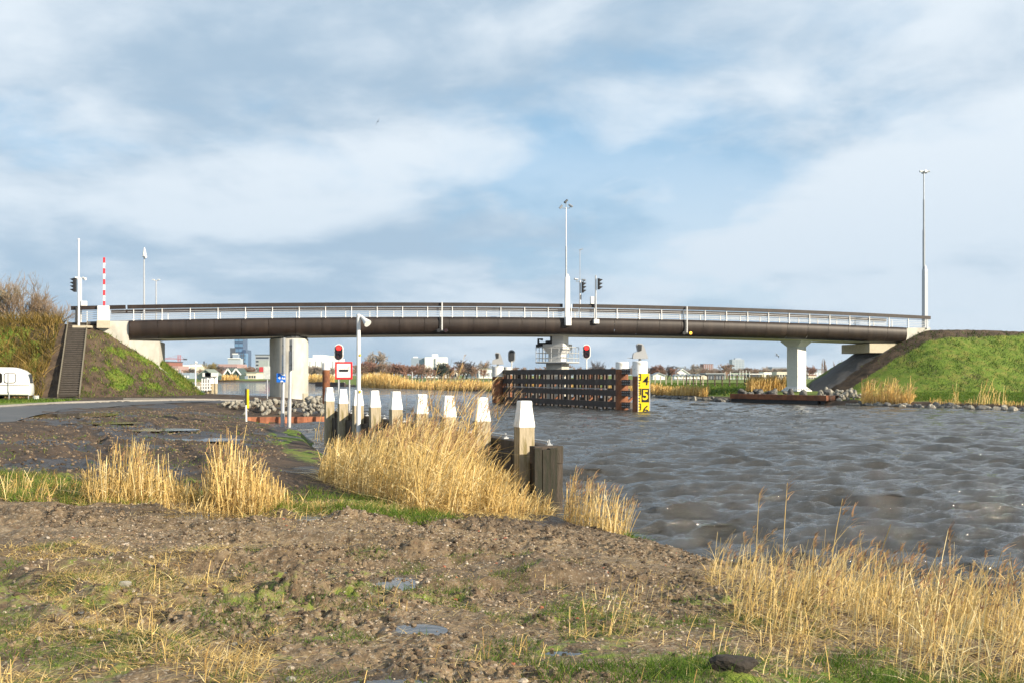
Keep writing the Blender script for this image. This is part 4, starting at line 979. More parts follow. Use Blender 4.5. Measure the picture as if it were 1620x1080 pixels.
def build_caravan():
    d = 58.5; o = WP(48, 632, d); z0 = gz(o.x, o.y) + .02; yaw = R(19)
    t = thing('caravan', (o.x - 1.6, o.y + 1, z0), 'small rounded white caravan with curtained windows on the grass verge', 'caravan')
    ux = Vector((math.cos(yaw), math.sin(yaw), 0)); uy = Vector((-math.sin(yaw), math.cos(yaw), 0)); uz = Vector((0, 0, 1)); base = Vector((o.x, o.y, z0))
    def q(u, v, z): return base + ux * u + uy * v + uz * z
    prof = [(-3.4, .36), (-.05, .30), (.0, .45), (-.02, .9), (-.06, 1.0), (-.10, 1.30), (-.20, 1.58), (-.40, 1.76), (-.75, 1.90), (-1.0, 1.95), (-2.6, 1.97), (-3.0, 1.85), (-3.3, 1.5), (-3.45, .95)]
    mb = MB(); nv = [(0, .10), (.05, .03), (.12, 0), (1.88, 0), (1.95, .03), (2.0, .10)]; m = len(prof); cx_, cz_ = -1.7, 1.1
    for v, ins in nv:
        for u, z in prof: mb.v.append(tuple(q(u + (cx_ - u) * ins / 1.7, v, z + (cz_ - z) * ins / .9)))
    for i in range(len(nv) - 1):
        for j in range(m): mb.f.append((i * m + j, i * m + (j + 1) % m, (i + 1) * m + (j + 1) % m, (i + 1) * m + j))
    mb.f.append(tuple(range(m - 1, -1, -1))); mb.f.append(tuple((len(nv) - 1) * m + j for j in range(m)))
    body = mb.build('body', M('caravan_white', (.70, .70, .67), .35, var=.03, col2=(.6, .6, .56), lo=.6, hi=.8), t, smooth=True)
    mb = MB(); mb.beam(q(-3.4, -.012, .93), q(-.06, -.012, .93), .025, .035); mb.build('trim', light_steel, body)
    cur = M('curtain_cloth', (.62, .63, .66), .8, var=.25, scale=6, stretch=(3, 3, .2))
    for u0, u1 in ((-2.7, -1.48), (-1.40, -.76)):
        zz = 1.33; w = (u1 - u0) / 2; c = q((u0 + u1) / 2, 0.0, zz)
        def rr(w, h, rad, off): return [c + uy * off + ux * (sx * (w - rad) + rad * math.cos(a)) + uz * (sz * (h - rad) + rad * math.sin(a)) for sx, sz, a0 in ((1, 1, 0), (-1, 1, 90), (-1, -1, 180), (1, -1, 270)) for a in (R(a0), R(a0 + 30), R(a0 + 60), R(a0 + 90))]
        mb.prism(rr(w, .30, .12, -.004), -uy * .02); win = mb.build('window', rubber, body)
        mb = MB(); mb.prism(rr(w - .04, .26, .10, -.024), -uy * .006); mb.build('pane', cur, win)
    mb = MB(); mb.prism([q(-.095, .35, 1.02), q(-.095, 1.65, 1.02), q(-.16, 1.6, 1.55), q(-.16, .4, 1.55)], ux * .05 + uz * .01); mb.build('end_window', glass, body)
    for v in (.1, 1.9):
        mb = MB(); mb.tube([q(-1.95, v, .30), q(-1.95, v + .18 * (1 if v < 1 else -1), .30)], .31, 18); mb.build('wheel', rubber, t)
    mb = MB(); mb.box(q(-1.7, 1, .30), (3.0, 1.2, .10), yaw); mb.build('chassis', black_paint, t)
    for u, v in ((-.12, .15), (-1.12, -.05)):
        mb = MB(); mb.tube([q(u, v, -.02), q(u, v, .42 if u > -.5 else .55)], .028, 6); mb.build('support_leg', light_steel, t)
    mb = MB(); mb.tube([q(-1.15, -.07, .5), q(-1.15, -.07, 1.6)], .02, 6); mb.build('awning_pole', light_steel, t)
    b = WP(57, 635, 58.6); b.z = gz(b.x, b.y)
    t = thing('bucket', b, 'white bucket standing on the verge right of the caravan', 'bucket')
    mb = MB(); mb.lathe(b, [(.14, 0), (.165, .30), (.175, .31), (.17, .32), (.155, .30), (.13, .03)], 16); mb.build('pail', white_paint, t, smooth=True)
    mb = MB(); mb.tube([b + Vector((-.17, 0, .29)), b + Vector((-.12, -.16, .24)), b + Vector((.12, -.16, .24)), b + Vector((.17, 0, .29))], .008, 5); mb.build('handle', light_steel, t)
build_caravan()

# ------------------------------------------------------------------ sheet piling and boulders
def sheet_wall(pts, ztop, zbot, mat, cap=None, pitch=.3, amp=.09):
    mb = MB(); pts = [Vector(p) for p in pts]; k = 0; prev = None
    for i in range(len(pts) - 1):
        a, b = pts[i], pts[i + 1]; d = (b - a); L = d.length; d.normalize(); nn = Vector((d.y, -d.x, 0)); n = int(L / pitch)
        for j in range(n):
            s0, s1 = j * L / n, (j + 1) * L / n; o = amp if j % 2 else -amp
            for sa, sb, oa, ob in ((s0, s0 + L / n * .3, -o, o), (s0 + L / n * .3, s1, o, o)):
                p, q = a + d * sa + nn * oa, a + d * sb + nn * ob
                mb.prism([p + Vector((0, 0, zbot)), q + Vector((0, 0, zbot)), q + Vector((0, 0, ztop)), p + Vector((0, 0, ztop))], -nn * .02)
    return mb
SW = [(-13.1, 49.35, 0), (-9.05, 50.0, 0), (-9.0, 56, 0)]
def build_sheets():
    t = thing('sheet_pile_wall', SW[0], 'low rusty corrugated sheet pile wall holding the rocks by the inlet', 'sheet pile wall')
    pile = M('bright_rusty_sheet', (.33, .13, .065), .85, var=.22, scale=1.3, col2=(.20, .07, .035), lo=.4, hi=.62, bump=.3)
    sheet_wall(SW, .30, -1.0, pile, pitch=.42).build('sheet', pile, t)
    A, B = Vector((XW(1159, 87), 87, 0)), Vector((XW(1306, 79.6), 79.6, 0)); D = (B - A).normalized(); N = Vector((D.y, -D.x, 0)); N = N if N.y < 0 else -N
    t = thing('sheet_pile_wall', A, 'dark sheet pile wall with rusty cap beam below the white hammerhead pier', 'sheet pile wall')
    sheet_wall([A, B], .34, -1.2, dark_steel, pitch=.5).build('sheet', dark_steel, t)
    sheet_wall([B, B + N * -4], .34, -1.2, dark_steel, pitch=.5).build('sheet', dark_steel, t)
    mb = MB(); mb.beam(A + N * .1 + Vector((0, 0, .53)), B + N * .1 + D * .3 + Vector((0, 0, .53)), .5, .42); mb.build('cap_beam', rust, t)
    mb = MB(); mb.beam(B + D * .1 + Vector((0, 0, .53)), B - N * 4 + D * .1 + Vector((0, 0, .53)), .4, .40); mb.build('cap_beam', rust_dark, t)
    mb = MB(); mb.beam(A + N * .14 + Vector((0, 0, .15)), B + N * .14 + D * -.6 + Vector((0, 0, .15)), .14, .26); mb.build('waler', dark_steel, t)
    t = thing('concrete_block', WP(495, 630, 76), 'small tan concrete block at the foot of the round pier', 'block')
    b = WP(483, 631, 74.6); b.z = gz(b.x, b.y); t.location = b
    mb = MB(); mb.bbox(b + Vector((0, 0, .28)), (.38, .4, .6), .3, .03); mb.build('block', concrete_warm, t)
    return A, B, D, N
SA_, SB_, SD_, SN_ = build_sheets()
STONE = M('riprap_stone', (.29, .27, .225), .85, var=.32, scale=1.6, col2=(.13, .12, .095), lo=.42, hi=.65, bump=.5, bscale=14)
STONE_D = M('dark_wet_riprap', (.13, .125, .115), .8, var=.3, scale=1.2, col2=(.06, .06, .055), lo=.42, hi=.65, bump=.5, bscale=14)
def rock_mesh(seed, n1=9, n2=13, rough=0.0):
    r = np.random.default_rng(seed); V = []; pl = r.normal(size=(11, 3)); pl /= np.linalg.norm(pl, axis=1)[:, None]; h = .62 + .38 * r.random(11); sc = np.array([1.0, .8, .72]) * (0.85 + .3 * r.random(3))
    for i in range(n1 + 1):
        for j in range(n2):
            a = math.pi * i / n1; b = 2 * math.pi * j / n2; v = np.array([math.sin(a) * math.cos(b), math.sin(a) * math.sin(b), math.cos(a)])
            dd = pl @ v; s = 1.0
            for k in range(11):
                if dd[k] > 0.05: s = min(s, h[k] / dd[k])
            V.append(v * (s + rough * (math.sin(v[0] * 9 + seed) * math.sin(v[1] * 11) * math.sin(v[2] * 8 + 1) + .5 * math.sin(v[0] * 23) * math.sin(v[1] * 19 + 2) * math.sin(v[2] * 21))) * sc)
    F = []
    for i in range(n1):
        for j in range(n2): F.append((i * n2 + j, (i + 1) * n2 + j, (i + 1) * n2 + (j + 1) % n2, i * n2 + (j + 1) % n2))
    return np.array(V), np.array(F)
def build_rocks():
    src = {}
    def rock(p, s, lab, grp, mat, r):
        k = (r.randrange(6), mat.name)
        if k not in src:
            V, F = rock_mesh(20 + k[0]); o = arr_mesh('boulder', V * .5, F, mat, loc=(0, 0, 0)); src[k] = o.data
        else: o = bpy.data.objects.new('boulder', src[k]); COL.objects.link(o)
        o.location = p; o.scale = (s, s, s); o.rotation_euler = (r.uniform(0, 6), r.uniform(0, 6), r.uniform(0, 6))
        props(o, lab, 'boulder', grp)
    r = random.Random(12)
    for i in range(150):                                  # heap behind the rusty sheet piling
        u = r.random(); v = r.random()
        px = 345 + 175 * u; x = XW(px, 52); w = .5 + .6 * sst(np.array(px), 345, 420)
        y = 50.3 + v * 3.6 * w + (1.5 if px < 395 else 0)
        z = gz(x, y); z = max(z, .12) + .34 * math.sin(v * math.pi) * w + .05
        rock((x, y, z), r.uniform(.20, .38), 'pale grey riprap boulder heaped behind the low rusty sheet piling', 'riprap boulders behind the sheet piling', STONE, r)
    for i in range(30):
        px = 486 + 34 * r.random(); d = 64 + 10 * r.random(); x = XW(px, d)
        rock((x, d, max(gz(x, d), .05) + r.uniform(.05, .45)), r.uniform(.4, .7), 'pale grey riprap boulder piled right of the round concrete pier', 'riprap boulders right of the round pier', STONE, r)
    for i in range(85):                                   # round the right pier and along the toe
        px = 1296 + 66 * r.random(); d = 80.5 + 5.5 * r.random() - (px - 1300) * .03; x = XW(px, d)
        if shore(np.array([x]), np.array([d]))[0] < .1: continue
        rock((x, d, gz(x, d) + r.uniform(0, .35)), r.uniform(.30, .62), 'pale riprap boulder heaped beyond the right end of the dark sheet piling', 'riprap boulders beside the dark sheet piling', STONE, r)
    for i in range(30):
        f = r.random(); p = SA_ + (SB_ - SA_) * f - SN_ * r.uniform(.5, 2.0)
        rock((p.x, p.y, .62 + r.uniform(0, .35)), r.uniform(.5, .9), 'dark riprap boulder lying on top of the far sheet pile wall', 'dark boulders on the sheet pile wall', STONE_D, r)
    # the long stony shoreline of the far bank: more than can be counted
    V, F, off = [], [], 0; rr = np.random.default_rng(8)
    VD, FD, offd = [], [], 0
    S = [(7.2, 126), (15.3, 106), (19.0, 88.0)], [(26.6, 78.3), (31, 71.5), (34.0, 65.4), (42, 50)]
    for si, P in enumerate(S):
        for i in range(len(P) - 1):
            a, b = np.array(P[i]), np.array(P[i + 1]); L = np.linalg.norm(b - a)
            for k in range(int(L * 9)):
                c = a + (b - a) * rr.random(); nrm = np.array([(b - a)[1], -(b - a)[0]]) / L * -1
                c = c + nrm * (-rr.random() * .9 + .25); v, f = rock_mesh(int(rr.integers(20, 26))); s = .16 + .30 * rr.random() ** 2
                an = rr.random() * 6.28; ca, sa = math.cos(an), math.sin(an); v = v @ np.array([[ca, -sa, 0], [sa, ca, 0], [0, 0, 1]])
                z = max(gz(c[0], c[1]), 0) + .03; w = v * s + np.array([c[0], c[1], z])
                if rr.random() < (.85 if si == 0 else .55): VD.append(w); FD.append(f + offd); offd += len(v)
                else: V.append(w); F.append(f + off); off += len(v)
    props(arr_mesh('shore_stones', np.concatenate(V), np.concatenate(F), STONE), 'pale stones along the waterline of the far bank', 'stones', kind='stuff')
    props(arr_mesh('shore_stones', np.concatenate(VD), np.concatenate(FD), STONE_D), 'dark wet stones along the waterline of the far bank', 'stones', kind='stuff')
build_rocks()

# ------------------------------------------------------------------ gulls
def gull(p, span, roll, yaw, lab, dark):
    m = M('gull_feather_' + ('dark' if dark else 'pale'), (.10, .11, .13) if dark else (.7, .7, .72), .8)
    t = thing('gull', p, lab, 'bird', 'gulls in flight'); p = Vector(p)
    Rm = Matrix.Rotation(yaw, 3, 'Z') @ Matrix.Rotation(roll, 3, 'Y')
    def q(x, y, z): return p + Rm @ Vector((x, y, z)) * span
    mb = MB(); mb.tube([q(0, -.20, 0), q(0, -.15, .01), q(0, -.05, .0), q(0, .1, -.01), q(0, .22, 0), q(0, .30, .0)], [.012 * span, .045 * span, .06 * span, .055 * span, .025 * span, .04 * span], 8); mb.build('body', m, t, smooth=True)
    for sg in (-1, 1):
        mb = MB(); pts = [(.04, -.09, .09, .02), (.22, -.12, .05, .075), (.36, -.06, .06, .05), (.52, .06, .075, .0)]
        b = len(mb.v)
        for x, y0, y1, z in pts: mb.v += [tuple(q(sg * x, y0, z)), tuple(q(sg * x, y1, z)), tuple(q(sg * x, y0, z + .012)), tuple(q(sg * x, y1, z + .012))]
        for i in range(3):
            k = 4 * i; mb.f += [(k, k + 1, k + 5, k + 4), (k + 2, k + 6, k + 7, k + 3), (k, k + 4, k + 6, k + 2), (k + 1, k + 3, k + 7, k + 5)]
        mb.f += [(0, 2, 3, 1), (12, 13, 15, 14)]; mb.build('wing', m, t)
gull(WP(598, 192.5, 75), .62, R(-62), R(20), 'dark gull gliding high in the sky with tilted wings', True)
gull(WP(1229.5, 562, 100), .8, R(35), R(40), 'pale gull flying low left of the hammerhead pier', False)
# ------------------------------------------------------------------ far buildings
def flat(name, c, **k): return M(name, c, k.pop('rough', .7), var=k.pop('var', .06), scale=k.pop('scale', .3), **k)
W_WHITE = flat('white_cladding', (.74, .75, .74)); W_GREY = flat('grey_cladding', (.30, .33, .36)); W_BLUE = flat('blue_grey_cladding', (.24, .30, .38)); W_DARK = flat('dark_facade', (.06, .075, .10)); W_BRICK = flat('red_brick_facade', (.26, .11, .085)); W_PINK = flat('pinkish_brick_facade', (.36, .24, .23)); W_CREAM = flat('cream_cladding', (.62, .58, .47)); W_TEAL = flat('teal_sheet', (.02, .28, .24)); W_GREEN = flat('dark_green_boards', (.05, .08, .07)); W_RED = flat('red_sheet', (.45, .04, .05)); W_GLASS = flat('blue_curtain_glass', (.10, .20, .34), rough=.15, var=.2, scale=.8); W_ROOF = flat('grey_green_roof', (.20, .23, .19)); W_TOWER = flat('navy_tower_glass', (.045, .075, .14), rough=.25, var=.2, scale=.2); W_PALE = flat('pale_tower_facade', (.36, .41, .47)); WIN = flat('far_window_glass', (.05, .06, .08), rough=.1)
GZ = .8
def blk(mb, x0, x1, yt, d, dep, z0=GZ, yaw=0.0):
    X0, X1 = XW(x0, d), XW(x1, d); zt_ = ZW(yt, d); mb.box(((X0 + X1) / 2, d + dep / 2, (zt_ + z0) / 2), (X1 - X0, dep, zt_ - z0), yaw); return mb
def building(lab, x0, x1, yt, d, wall, dep=12, rows=0, cols=0, winmat=None, extra=(), gable=None, flatroof=None, win=(.62, .5), cat='building', y0=None, z0=GZ, barge=None):
    t = thing('building', (XW((x0 + x1) / 2, d), d + dep / 2, GZ), lab, cat)
    b = blk(MB(), x0, x1, yt, d, dep, z0).build('wall', wall, t)
    X0, X1, zt_ = XW(x0, d), XW(x1, d), ZW(yt, d)
    if gable:
        h, m = gable; mid = (X0 + X1) / 2; ov = .04 * (X1 - X0); mb = MB()
        mb.prism([(mid, d - .3, zt_ + h), (X0 - ov, d - .3, zt_ - .1), (X0 - ov, d - .3, zt_ + .12), (mid, d - .3, zt_ + h + .3), (X1 + ov, d - .3, zt_ + .12), (X1 + ov, d - .3, zt_ - .1)], (0, dep + .6, 0)); mb.build('roof', m, b)
        mb = MB(); mb.prism([(X0, d - .01, zt_), (X1, d - .01, zt_), (mid, d - .01, zt_ + h)], (0, dep, 0)); mb.build('gable', wall, b)
        if barge:
            mb = MB(); mb.beam((X0 - ov, d - .4, zt_ - .1), (mid, d - .4, zt_ + h + .05), .12, .5); mb.beam((X1 + ov, d - .4, zt_ - .1), (mid, d - .4, zt_ + h + .05), .12, .5); mb.build('bargeboard', barge, b)
    if flatroof: 
        mb = MB(); mb.box(((X0 + X1) / 2, d + dep / 2, zt_ + .12), (X1 - X0 + .5, dep + .5, .3)); mb.build('roof', flatroof, b)
    if rows:
        ytop = zt_ - .6; H = ytop - (GZ if y0 is None else ZW(y0, d)); fh = H / rows
        for r_ in range(rows):
            mb = MB(); z = ytop - fh * (r_ + .5)
            for c in range(cols):
                cw = (X1 - X0) / cols; mb.box((X0 + cw * (c + .5), d - .02, z), (cw * win[0], .12, fh * win[1]))
            mb.build('window_band', winmat or WIN, b)
    for nm, ex in extra:
        a0, a1, ay, ad, adep, am = ex; blk(MB(), a0, a1, ay, ad, adep).build(nm, am, t)
    return t
def build_city():
    # left of the round pier
    building('brown brick block beside the left abutment', 252, 266, 572, 455, W_BRICK, 20, 4, 3, flatroof=W_DARK)
    building('pinkish apartment block with rows of white framed windows', 258, 282, 578.5, 425, W_PINK, 14, 3, 9, W_CREAM)
    building('low white and grey works buildings behind the bare trees', 289, 305, 577, 560, W_WHITE, 20, 1, 6, extra=(('annex', (301, 325, 579.5, 550, 15, W_CREAM)), ('upper_floor', (300, 312, 575, 570, 15, W_GREY)), ('chimney', (321.5, 323.3, 571, 555, 1, W_DARK))))
    building('long pink and grey block with a window band', 345, 375, 575.5, 480, W_PINK, 18, 2, 12, WIN)
    t = thing('tower', (XW(377, 1050), 1060, GZ), 'dark navy high rise tower with stepped shoulders and pale glass foot', 'tower')
    d = 1050
    blk(MB(), 371, 384.5, 512, d, 18).build('shaft', W_TOWER, t); blk(MB(), 364, 372, 550, d - 2, 22).build('shoulder', W_DARK, t); blk(MB(), 383.5, 389, 553, d - 1, 22).build('shoulder', W_TOWER, t)
    g = blk(MB(), 375, 388.6, 558.5, d - 8, 10).build('glass_front', W_GLASS, t)
    for k in range(5): mb = MB(); q = WP(381.8, 562 + k * 6.0, d - 8.2); mb.box(q, (13.4 * d / FPX, .5, .8)); mb.build('floor_line', W_DARK, g)
    for k in range(3): mb = MB(); x = 378.5 + k * 3.4; mb.box((XW(x, d - 8), d - 8.3, ZW(575, d)), (.7, .4, ZW(558.5, d) - ZW(592, d))); mb.build('mullion', W_DARK, g)
    blk(MB(), 368, 376.5, 560, d - 14, 10).build('side_block', W_BLUE, t); blk(MB(), 360.5, 380.5, 567, d - 20, 10).build('podium', W_PALE, t)
    for k, y in enumerate((559.3, 566.6)): mb = MB(); q = WP(372 if k == 0 else 370.5, y, d - 20.5); mb.box(q, ((9 if k == 0 else 20.5) * d / FPX, 1, .9)); mb.build('parapet', W_WHITE, t)
    for k in range(7):
        for j in range(2): mb = MB(); mb.box((XW(371 + 13.5 * (j + .5) / 2, d), d - .1, ZW(530 + k * 8, d)), (4.0, .3, 3.0)); mb.build('window_band', W_GLASS, t)
    building('dark grey rounded apartment block with stacked balconies', 404, 426, 561, 520, W_GREY, 16, 6, 1, WIN, win=(.9, .45), flatroof=W_DARK)
    building('grey windowless block above the red shed', 409, 424, 569.5, 470, flat('mid_grey_cladding', (.30, .34, .34)), 12)
    building('red corrugated shed by the water beside the round pier', 410, 419, 580, 400, W_RED, 10, extra=(('annex', (406.5, 411, 582, 401, 8, W_CREAM)), ('annex', (418, 424, 590, 395, 8, W_DARK)),))
    for x0, x1, lab in ((354.5, 367, 'dark gabled boathouse with white edged roof, left of its twin'), (366.5, 381, 'dark gabled boathouse with white edged roof, right of its twin')):
        building(lab, x0, x1, 592, 345, W_GREEN, 10, gable=(2.0, W_GREEN), barge=W_WHITE, cat='boathouse')
    building('long low building with a pale green roof by the water', 378, 405, 589, 352, W_CREAM, 14, 1, 7, WIN, flatroof=W_ROOF, extra=(('door', (380, 383.5, 591, 349.5, 1, W_WHITE)), ('door', (387, 391, 594, 349.5, 1, W_BLUE))))
    building('small blue and white shed low behind the cone slope', 275, 300, 589, 380, W_BLUE, 10, 1, 5, W_WHITE)
    building('dark pitched shed above the white jetty', 313, 337, 593, 300, W_GREEN, 9, gable=(1.6, W_ROOF), cat='shed')
    # between the pier and the middle
    building('long white factory hall right of the round pier', 486, 531, 566, 470, W_WHITE, 25, extra=(('upper_hall', (495, 509, 561, 474, 20, W_WHITE)), ('side_hall', (509, 531, 562.5, 476, 18, W_CREAM))), rows=1, cols=5, win=(.12, .8), winmat=W_GREY)
    building('teal container cabin near the far reeds', 502, 516, 592, 330, W_TEAL, 5, cat='container')
    building('dark parked van near the teal container', 490, 497, 592.5, 330, W_DARK, 4, 1, 3, W_PALE, cat='van')
    t = building('big white box shaped factory with a grey side wing', 672, 705.5, 564.5, 480, W_WHITE, 14, extra=(('roof_plant', (683.5, 691.5, 560, 484, 6, W_WHITE)), ('grey_wing', (650.5, 672, 565.5, 482, 12, W_BLUE)), ('roof_plant', (654, 660, 563.6, 485, 4, W_WHITE)), ('downpipe', (688.2, 689.4, 566.5, 479.5, .4, W_GREY))))
    building('low white sheds behind bare trees, left one', 706, 722, 584.5, 440, W_CREAM, 10, 1, 5)
    building('low white shed with grey doors left of the fender piles', 735, 757, 583, 430, W_WHITE, 10, 1, 6, W_GREY)
    building('low white shed with a dark roof just left of the white pile cap', 758.5, 782, 583, 420, W_WHITE, 10, 1, 4, W_GREY, flatroof=W_ROOF)
    # right of the gauge
    building('white garden house behind the dark bushes right of the gauge', 1033, 1052, 593.5, 300, W_WHITE, 6, gable=(.7, W_GREY), cat='house')
    building('white gabled farmhouse with dark window', 1068, 1091, 591.5, 330, W_WHITE, 9, 1, 3, gable=(1.6, W_WHITE), cat='house')
    for i in range(7):
        building(['first', 'second', 'third', 'fourth', 'fifth', 'sixth', 'seventh'][i] + ' in the row of small white chalets counted from the gauge', 1067 + i * 6.1, 1072.4 + i * 6.1, 594.8, 290, W_WHITE, 4, 1, 2, gable=(.35, W_GREY), cat='chalet')
    t = thing('tunnel_tent', (XW(1112, 300), 303, GZ), 'rounded cream tunnel tent between chalets and glasshouse', 'tent'); mb = MB(); d = 300
    P = [Vector((XW(1113, d) + 1.35 * 1.0 * math.cos(a), d, GZ + 1.5 * math.sin(a))) for a in [math.pi * k / 12 for k in range(13)]]; mb.prism(P, (0, 12, 0)); mb.build('cover', W_CREAM, t, smooth=True)
    building('dark glasshouse with white posts beyond the meadow', 1118, 1146, 591, 310, W_DARK, 10, 1, 6, flat('glasshouse_white_post', (.7, .7, .7)), win=(.10, 1.0), cat='glasshouse', flatroof=W_GREY)
    t = thing('net_fence', (XW(1171, 330), 330, GZ), 'row of tall white net posts around a pale pitch fence', 'fence')
    for px, yt in ((1147, 588), (1155.5, 587), (1161, 591), (1166, 591), (1170.5, 586), (1175.5, 585.5), (1180.5, 585), (1186, 587)):
        mb = MB(); mb.tube([(XW(px, 330), 330, GZ), (XW(px, 330), 330, ZW(yt, 330))], .10, 6); mb.build('post', white_paint, t)
    mb = MB(); mb.box((XW(1170, 330), 330.3, (ZW(592, 330) + ZW(588.6, 330)) / 2), (31 * 330 / FPX, .05, .3)); mb.box((XW(1170, 330), 330.3, 1.0), (31 * 330 / FPX, .05, .5)); mb.build('panel', flat('pale_green_netting', (.42, .50, .42)), t)
    building('grey low sheds with pale roofs left of the hammerhead pier', 1187, 1206, 591.5, 340, W_DARK, 8, flatroof=W_WHITE, extra=(('annex', (1205.5, 1212, 592, 335, 4, W_CREAM)),))
    building('white flat roofed units above the dark sheds', 1208, 1226, 588, 420, W_WHITE, 8, 1, 5, WIN)
    building('pale unit with a dark window row close to the hammerhead pier', 1229, 1246, 587.5, 400, W_CREAM, 8, 1, 4, WIN)
    building('parked white vans and sheds low by the hammerhead pier', 1232, 1245, 595.5, 330, W_WHITE, 4, 1, 3, W_GREY)
    building('low white house right of the hammerhead pier', 1279, 1291, 593, 360, W_CREAM, 8, 1, 3, flatroof=W_BRICK, cat='house')
    building('pale blue roofed hall right of the hammerhead pier', 1276, 1305, 585, 600, W_PALE, 20, 1, 6, W_WHITE)
    building('squat red and grey apartment tower beyond the glasshouse', 1113, 1128.5, 575.5, 950, W_BRICK, 18, 6, 5, W_PALE, win=(.55, .6), cat='tower', flatroof=W_GREY)
    building('tall pale blue residential tower on the skyline', 1158.6, 1177.5, 568, 1350, W_PALE, 20, 9, 4, W_BLUE, win=(.6, .55), cat='tower', extra=(('roof_plant', (1163, 1173, 566, 1355, 8, W_PALE)),))
    building('wide flat grey office far beyond the meadow', 1221.5, 1244, 580, 900, W_BLUE, 20, 3, 1, W_PALE, win=(.96, .35))
    building('blue grey block low on the skyline beside the pale tower', 1178, 1190, 582, 1200, W_BLUE, 20, 2, 5)
    building('blue grey skyline block behind the bare wood right of the gauge', 1072, 1083, 579.5, 1300, W_BLUE, 20, 2, 5)
    building('small dark box house on the skyline behind the fender', 896, 907, 581, 500, W_BLUE, 12, 1, 3)
    # construction crane
    d = 640; t = thing('tower_crane', (XW(283.5, d), d, GZ), 'thin red tower crane with a long jib over the city', 'crane'); steel = flat('crane_red', (.42, .12, .12))
    mb = MB()
    for o in (-.7, .7):
        for p in (-.7, .7): mb.beam((XW(283.5, d) + o, d + p, GZ), (XW(283.5, d) + o, d + p, ZW(561, d)), .22, .22, (1, 0, 0))
    for k in range(9): z = GZ + k * 1.5; mb.beam((XW(283.5, d) - .7, d - .7, z), (XW(283.5, d) + .7, d - .7, z + 1.5), .14, .14)
    mb.build('tower', steel, t)
    mb = MB(); zz = ZW(567.6, d); mb.beam(WP(256, 567.2, d), WP(295, 567.8, d), .35, .30); mb.beam(WP(258, 566.4, d), WP(283, 565.6, d), .2, .2); mb.beam(WP(283.5, 561, d), WP(262, 566.5, d), .1, .1); mb.beam(WP(283.5, 561, d), WP(292, 567, d), .1, .1); mb.build('jib', steel, t)
    mb = MB(); mb.box(WP(293, 567.9, d), (2.0, 1.6, .9)); mb.build('counterweight', W_DARK, t)
    # small arched footbridge over the ditch behind the reeds
    d = 215; t = thing('footbridge', WP(609, 602, d), 'small black arched footbridge behind the far reeds', 'bridge')
    mb = MB(); P = []
    for k in range(9): a = k / 8; P.append(WP(600 + 19 * a, 600.5 - 6.5 * math.sin(math.pi * (a * .8 + .12)) + 4.5 * a, d))
    for k in range(8): mb.beam(P[k], P[k + 1], 1.6, .5); mb.beam(P[k] + Vector((0, 0, -.45)), P[k + 1] + Vector((0, 0, -.45)), .2, .6)
    mb.build('arch', W_DARK, t)
    d = 190; t = thing('day_mark', WP(652, 606, d), 'thin white post with a flared foot in the far reeds', 'post'); mb = MB(); mb.lathe((XW(652.5, d), d, .6), [(.30, 0), (.26, .5), (.06, .9), (.05, 2.3)], 8); mb.build('post', white_paint, t)
    # left jetty seen under the bridge
    d = 128; t = thing('jetty', (XW(305, d), d, 0), 'small white railed jetty under the left end of the bridge', 'jetty')
    mb = MB(); blk(mb, 293, 316.5, 609.5, d, .1, ZW(617, d)); mb.build('white_panel', white_paint, t)
    for px in (294.5, 299, 303.5, 308, 312.5, 316): mb = MB(); mb.box((XW(px, d), d + .1, .55), (.14, .14, 1.9)); mb.build('pile', old_wood, t)
    mb = MB()
    for z in (615.5, 610, 605.8): mb.beam(WP(316, z, d + .5), WP(334.5, z, d + .5), .14, .16)
    for px in (318, 322, 326, 330): mb.box((XW(px, d), d + .5, (ZW(617, d) + ZW(598 + (px % 3), d)) / 2), (.16, .16, ZW(598, d) - ZW(617, d)))
    mb.build('rail', white_paint, t)
    for px, yt, w in ((325.5, 589, 1.1), (332.5, 587.5, 1.6)):
        q = thing('dolphin', (XW(px, d), d + .8, 0), 'timber mooring dolphin with white upper part at the end of the small jetty' if w > 1.2 else 'narrower timber mooring dolphin between jetty and its larger neighbour', 'dolphin')
        r_ = w * .14
        for o in (-.28, 0, .28):
            mb = MB(); mb.lathe((XW(px, d) + o * w, d + .8 + abs(o) * .5, 0), [(r_, -1.2), (r_, ZW(606, d))], 8); pl_ = mb.build('pile', old_wood, q); mb = MB(); mb.lathe((XW(px, d) + o * w, d + .8 + abs(o) * .5, 0), [(r_ + .01, ZW(606, d)), (r_ + .01, ZW(595, d))], 8); mb.build('cap', white_cap, pl_)
        mb = MB(); mb.box((XW(px, d), d + .6, ZW(592, d)), (w, .4, .5)); mb.build('head_beam', white_paint, q)
    t = thing('flag_pole', WP(309.3, 616, d - .4), 'white pole with a small round head on the small jetty', 'pole'); mb = MB(); mb.tube([WP(309.3, 617, d - .4), WP(309.3, 571, d - .4)], .09, 8); mb.build('pole', white_paint, t); mb = MB(); mb.tube([WP(309.3, 572.5, d - .4), WP(312, 573.5, d - .4)], .13, 8); mb.build('lamp_head', white_paint, t)
    for px, yt, lab in ((284.5, 583.5, 'plain grey pile left of the bent one behind the cone slope'), (288.3, 588, 'grey bent pole right of the plain pile behind the cone slope')):
        d2 = 135; t = thing('grey_pole', (XW(px, d2), d2, 0), lab, 'pole'); mb = MB()
        if px < 286: mb.tube([(XW(px, d2), d2, -.5), WP(px, yt, d2)], .15, 8)
        else: mb.tube([(XW(px - .8, d2), d2, -.5), WP(px, 600, d2), WP(px + .6, 592, d2), WP(px - .6, yt, d2)], .09, 8)
        mb.build('shaft', grey_steel, t)
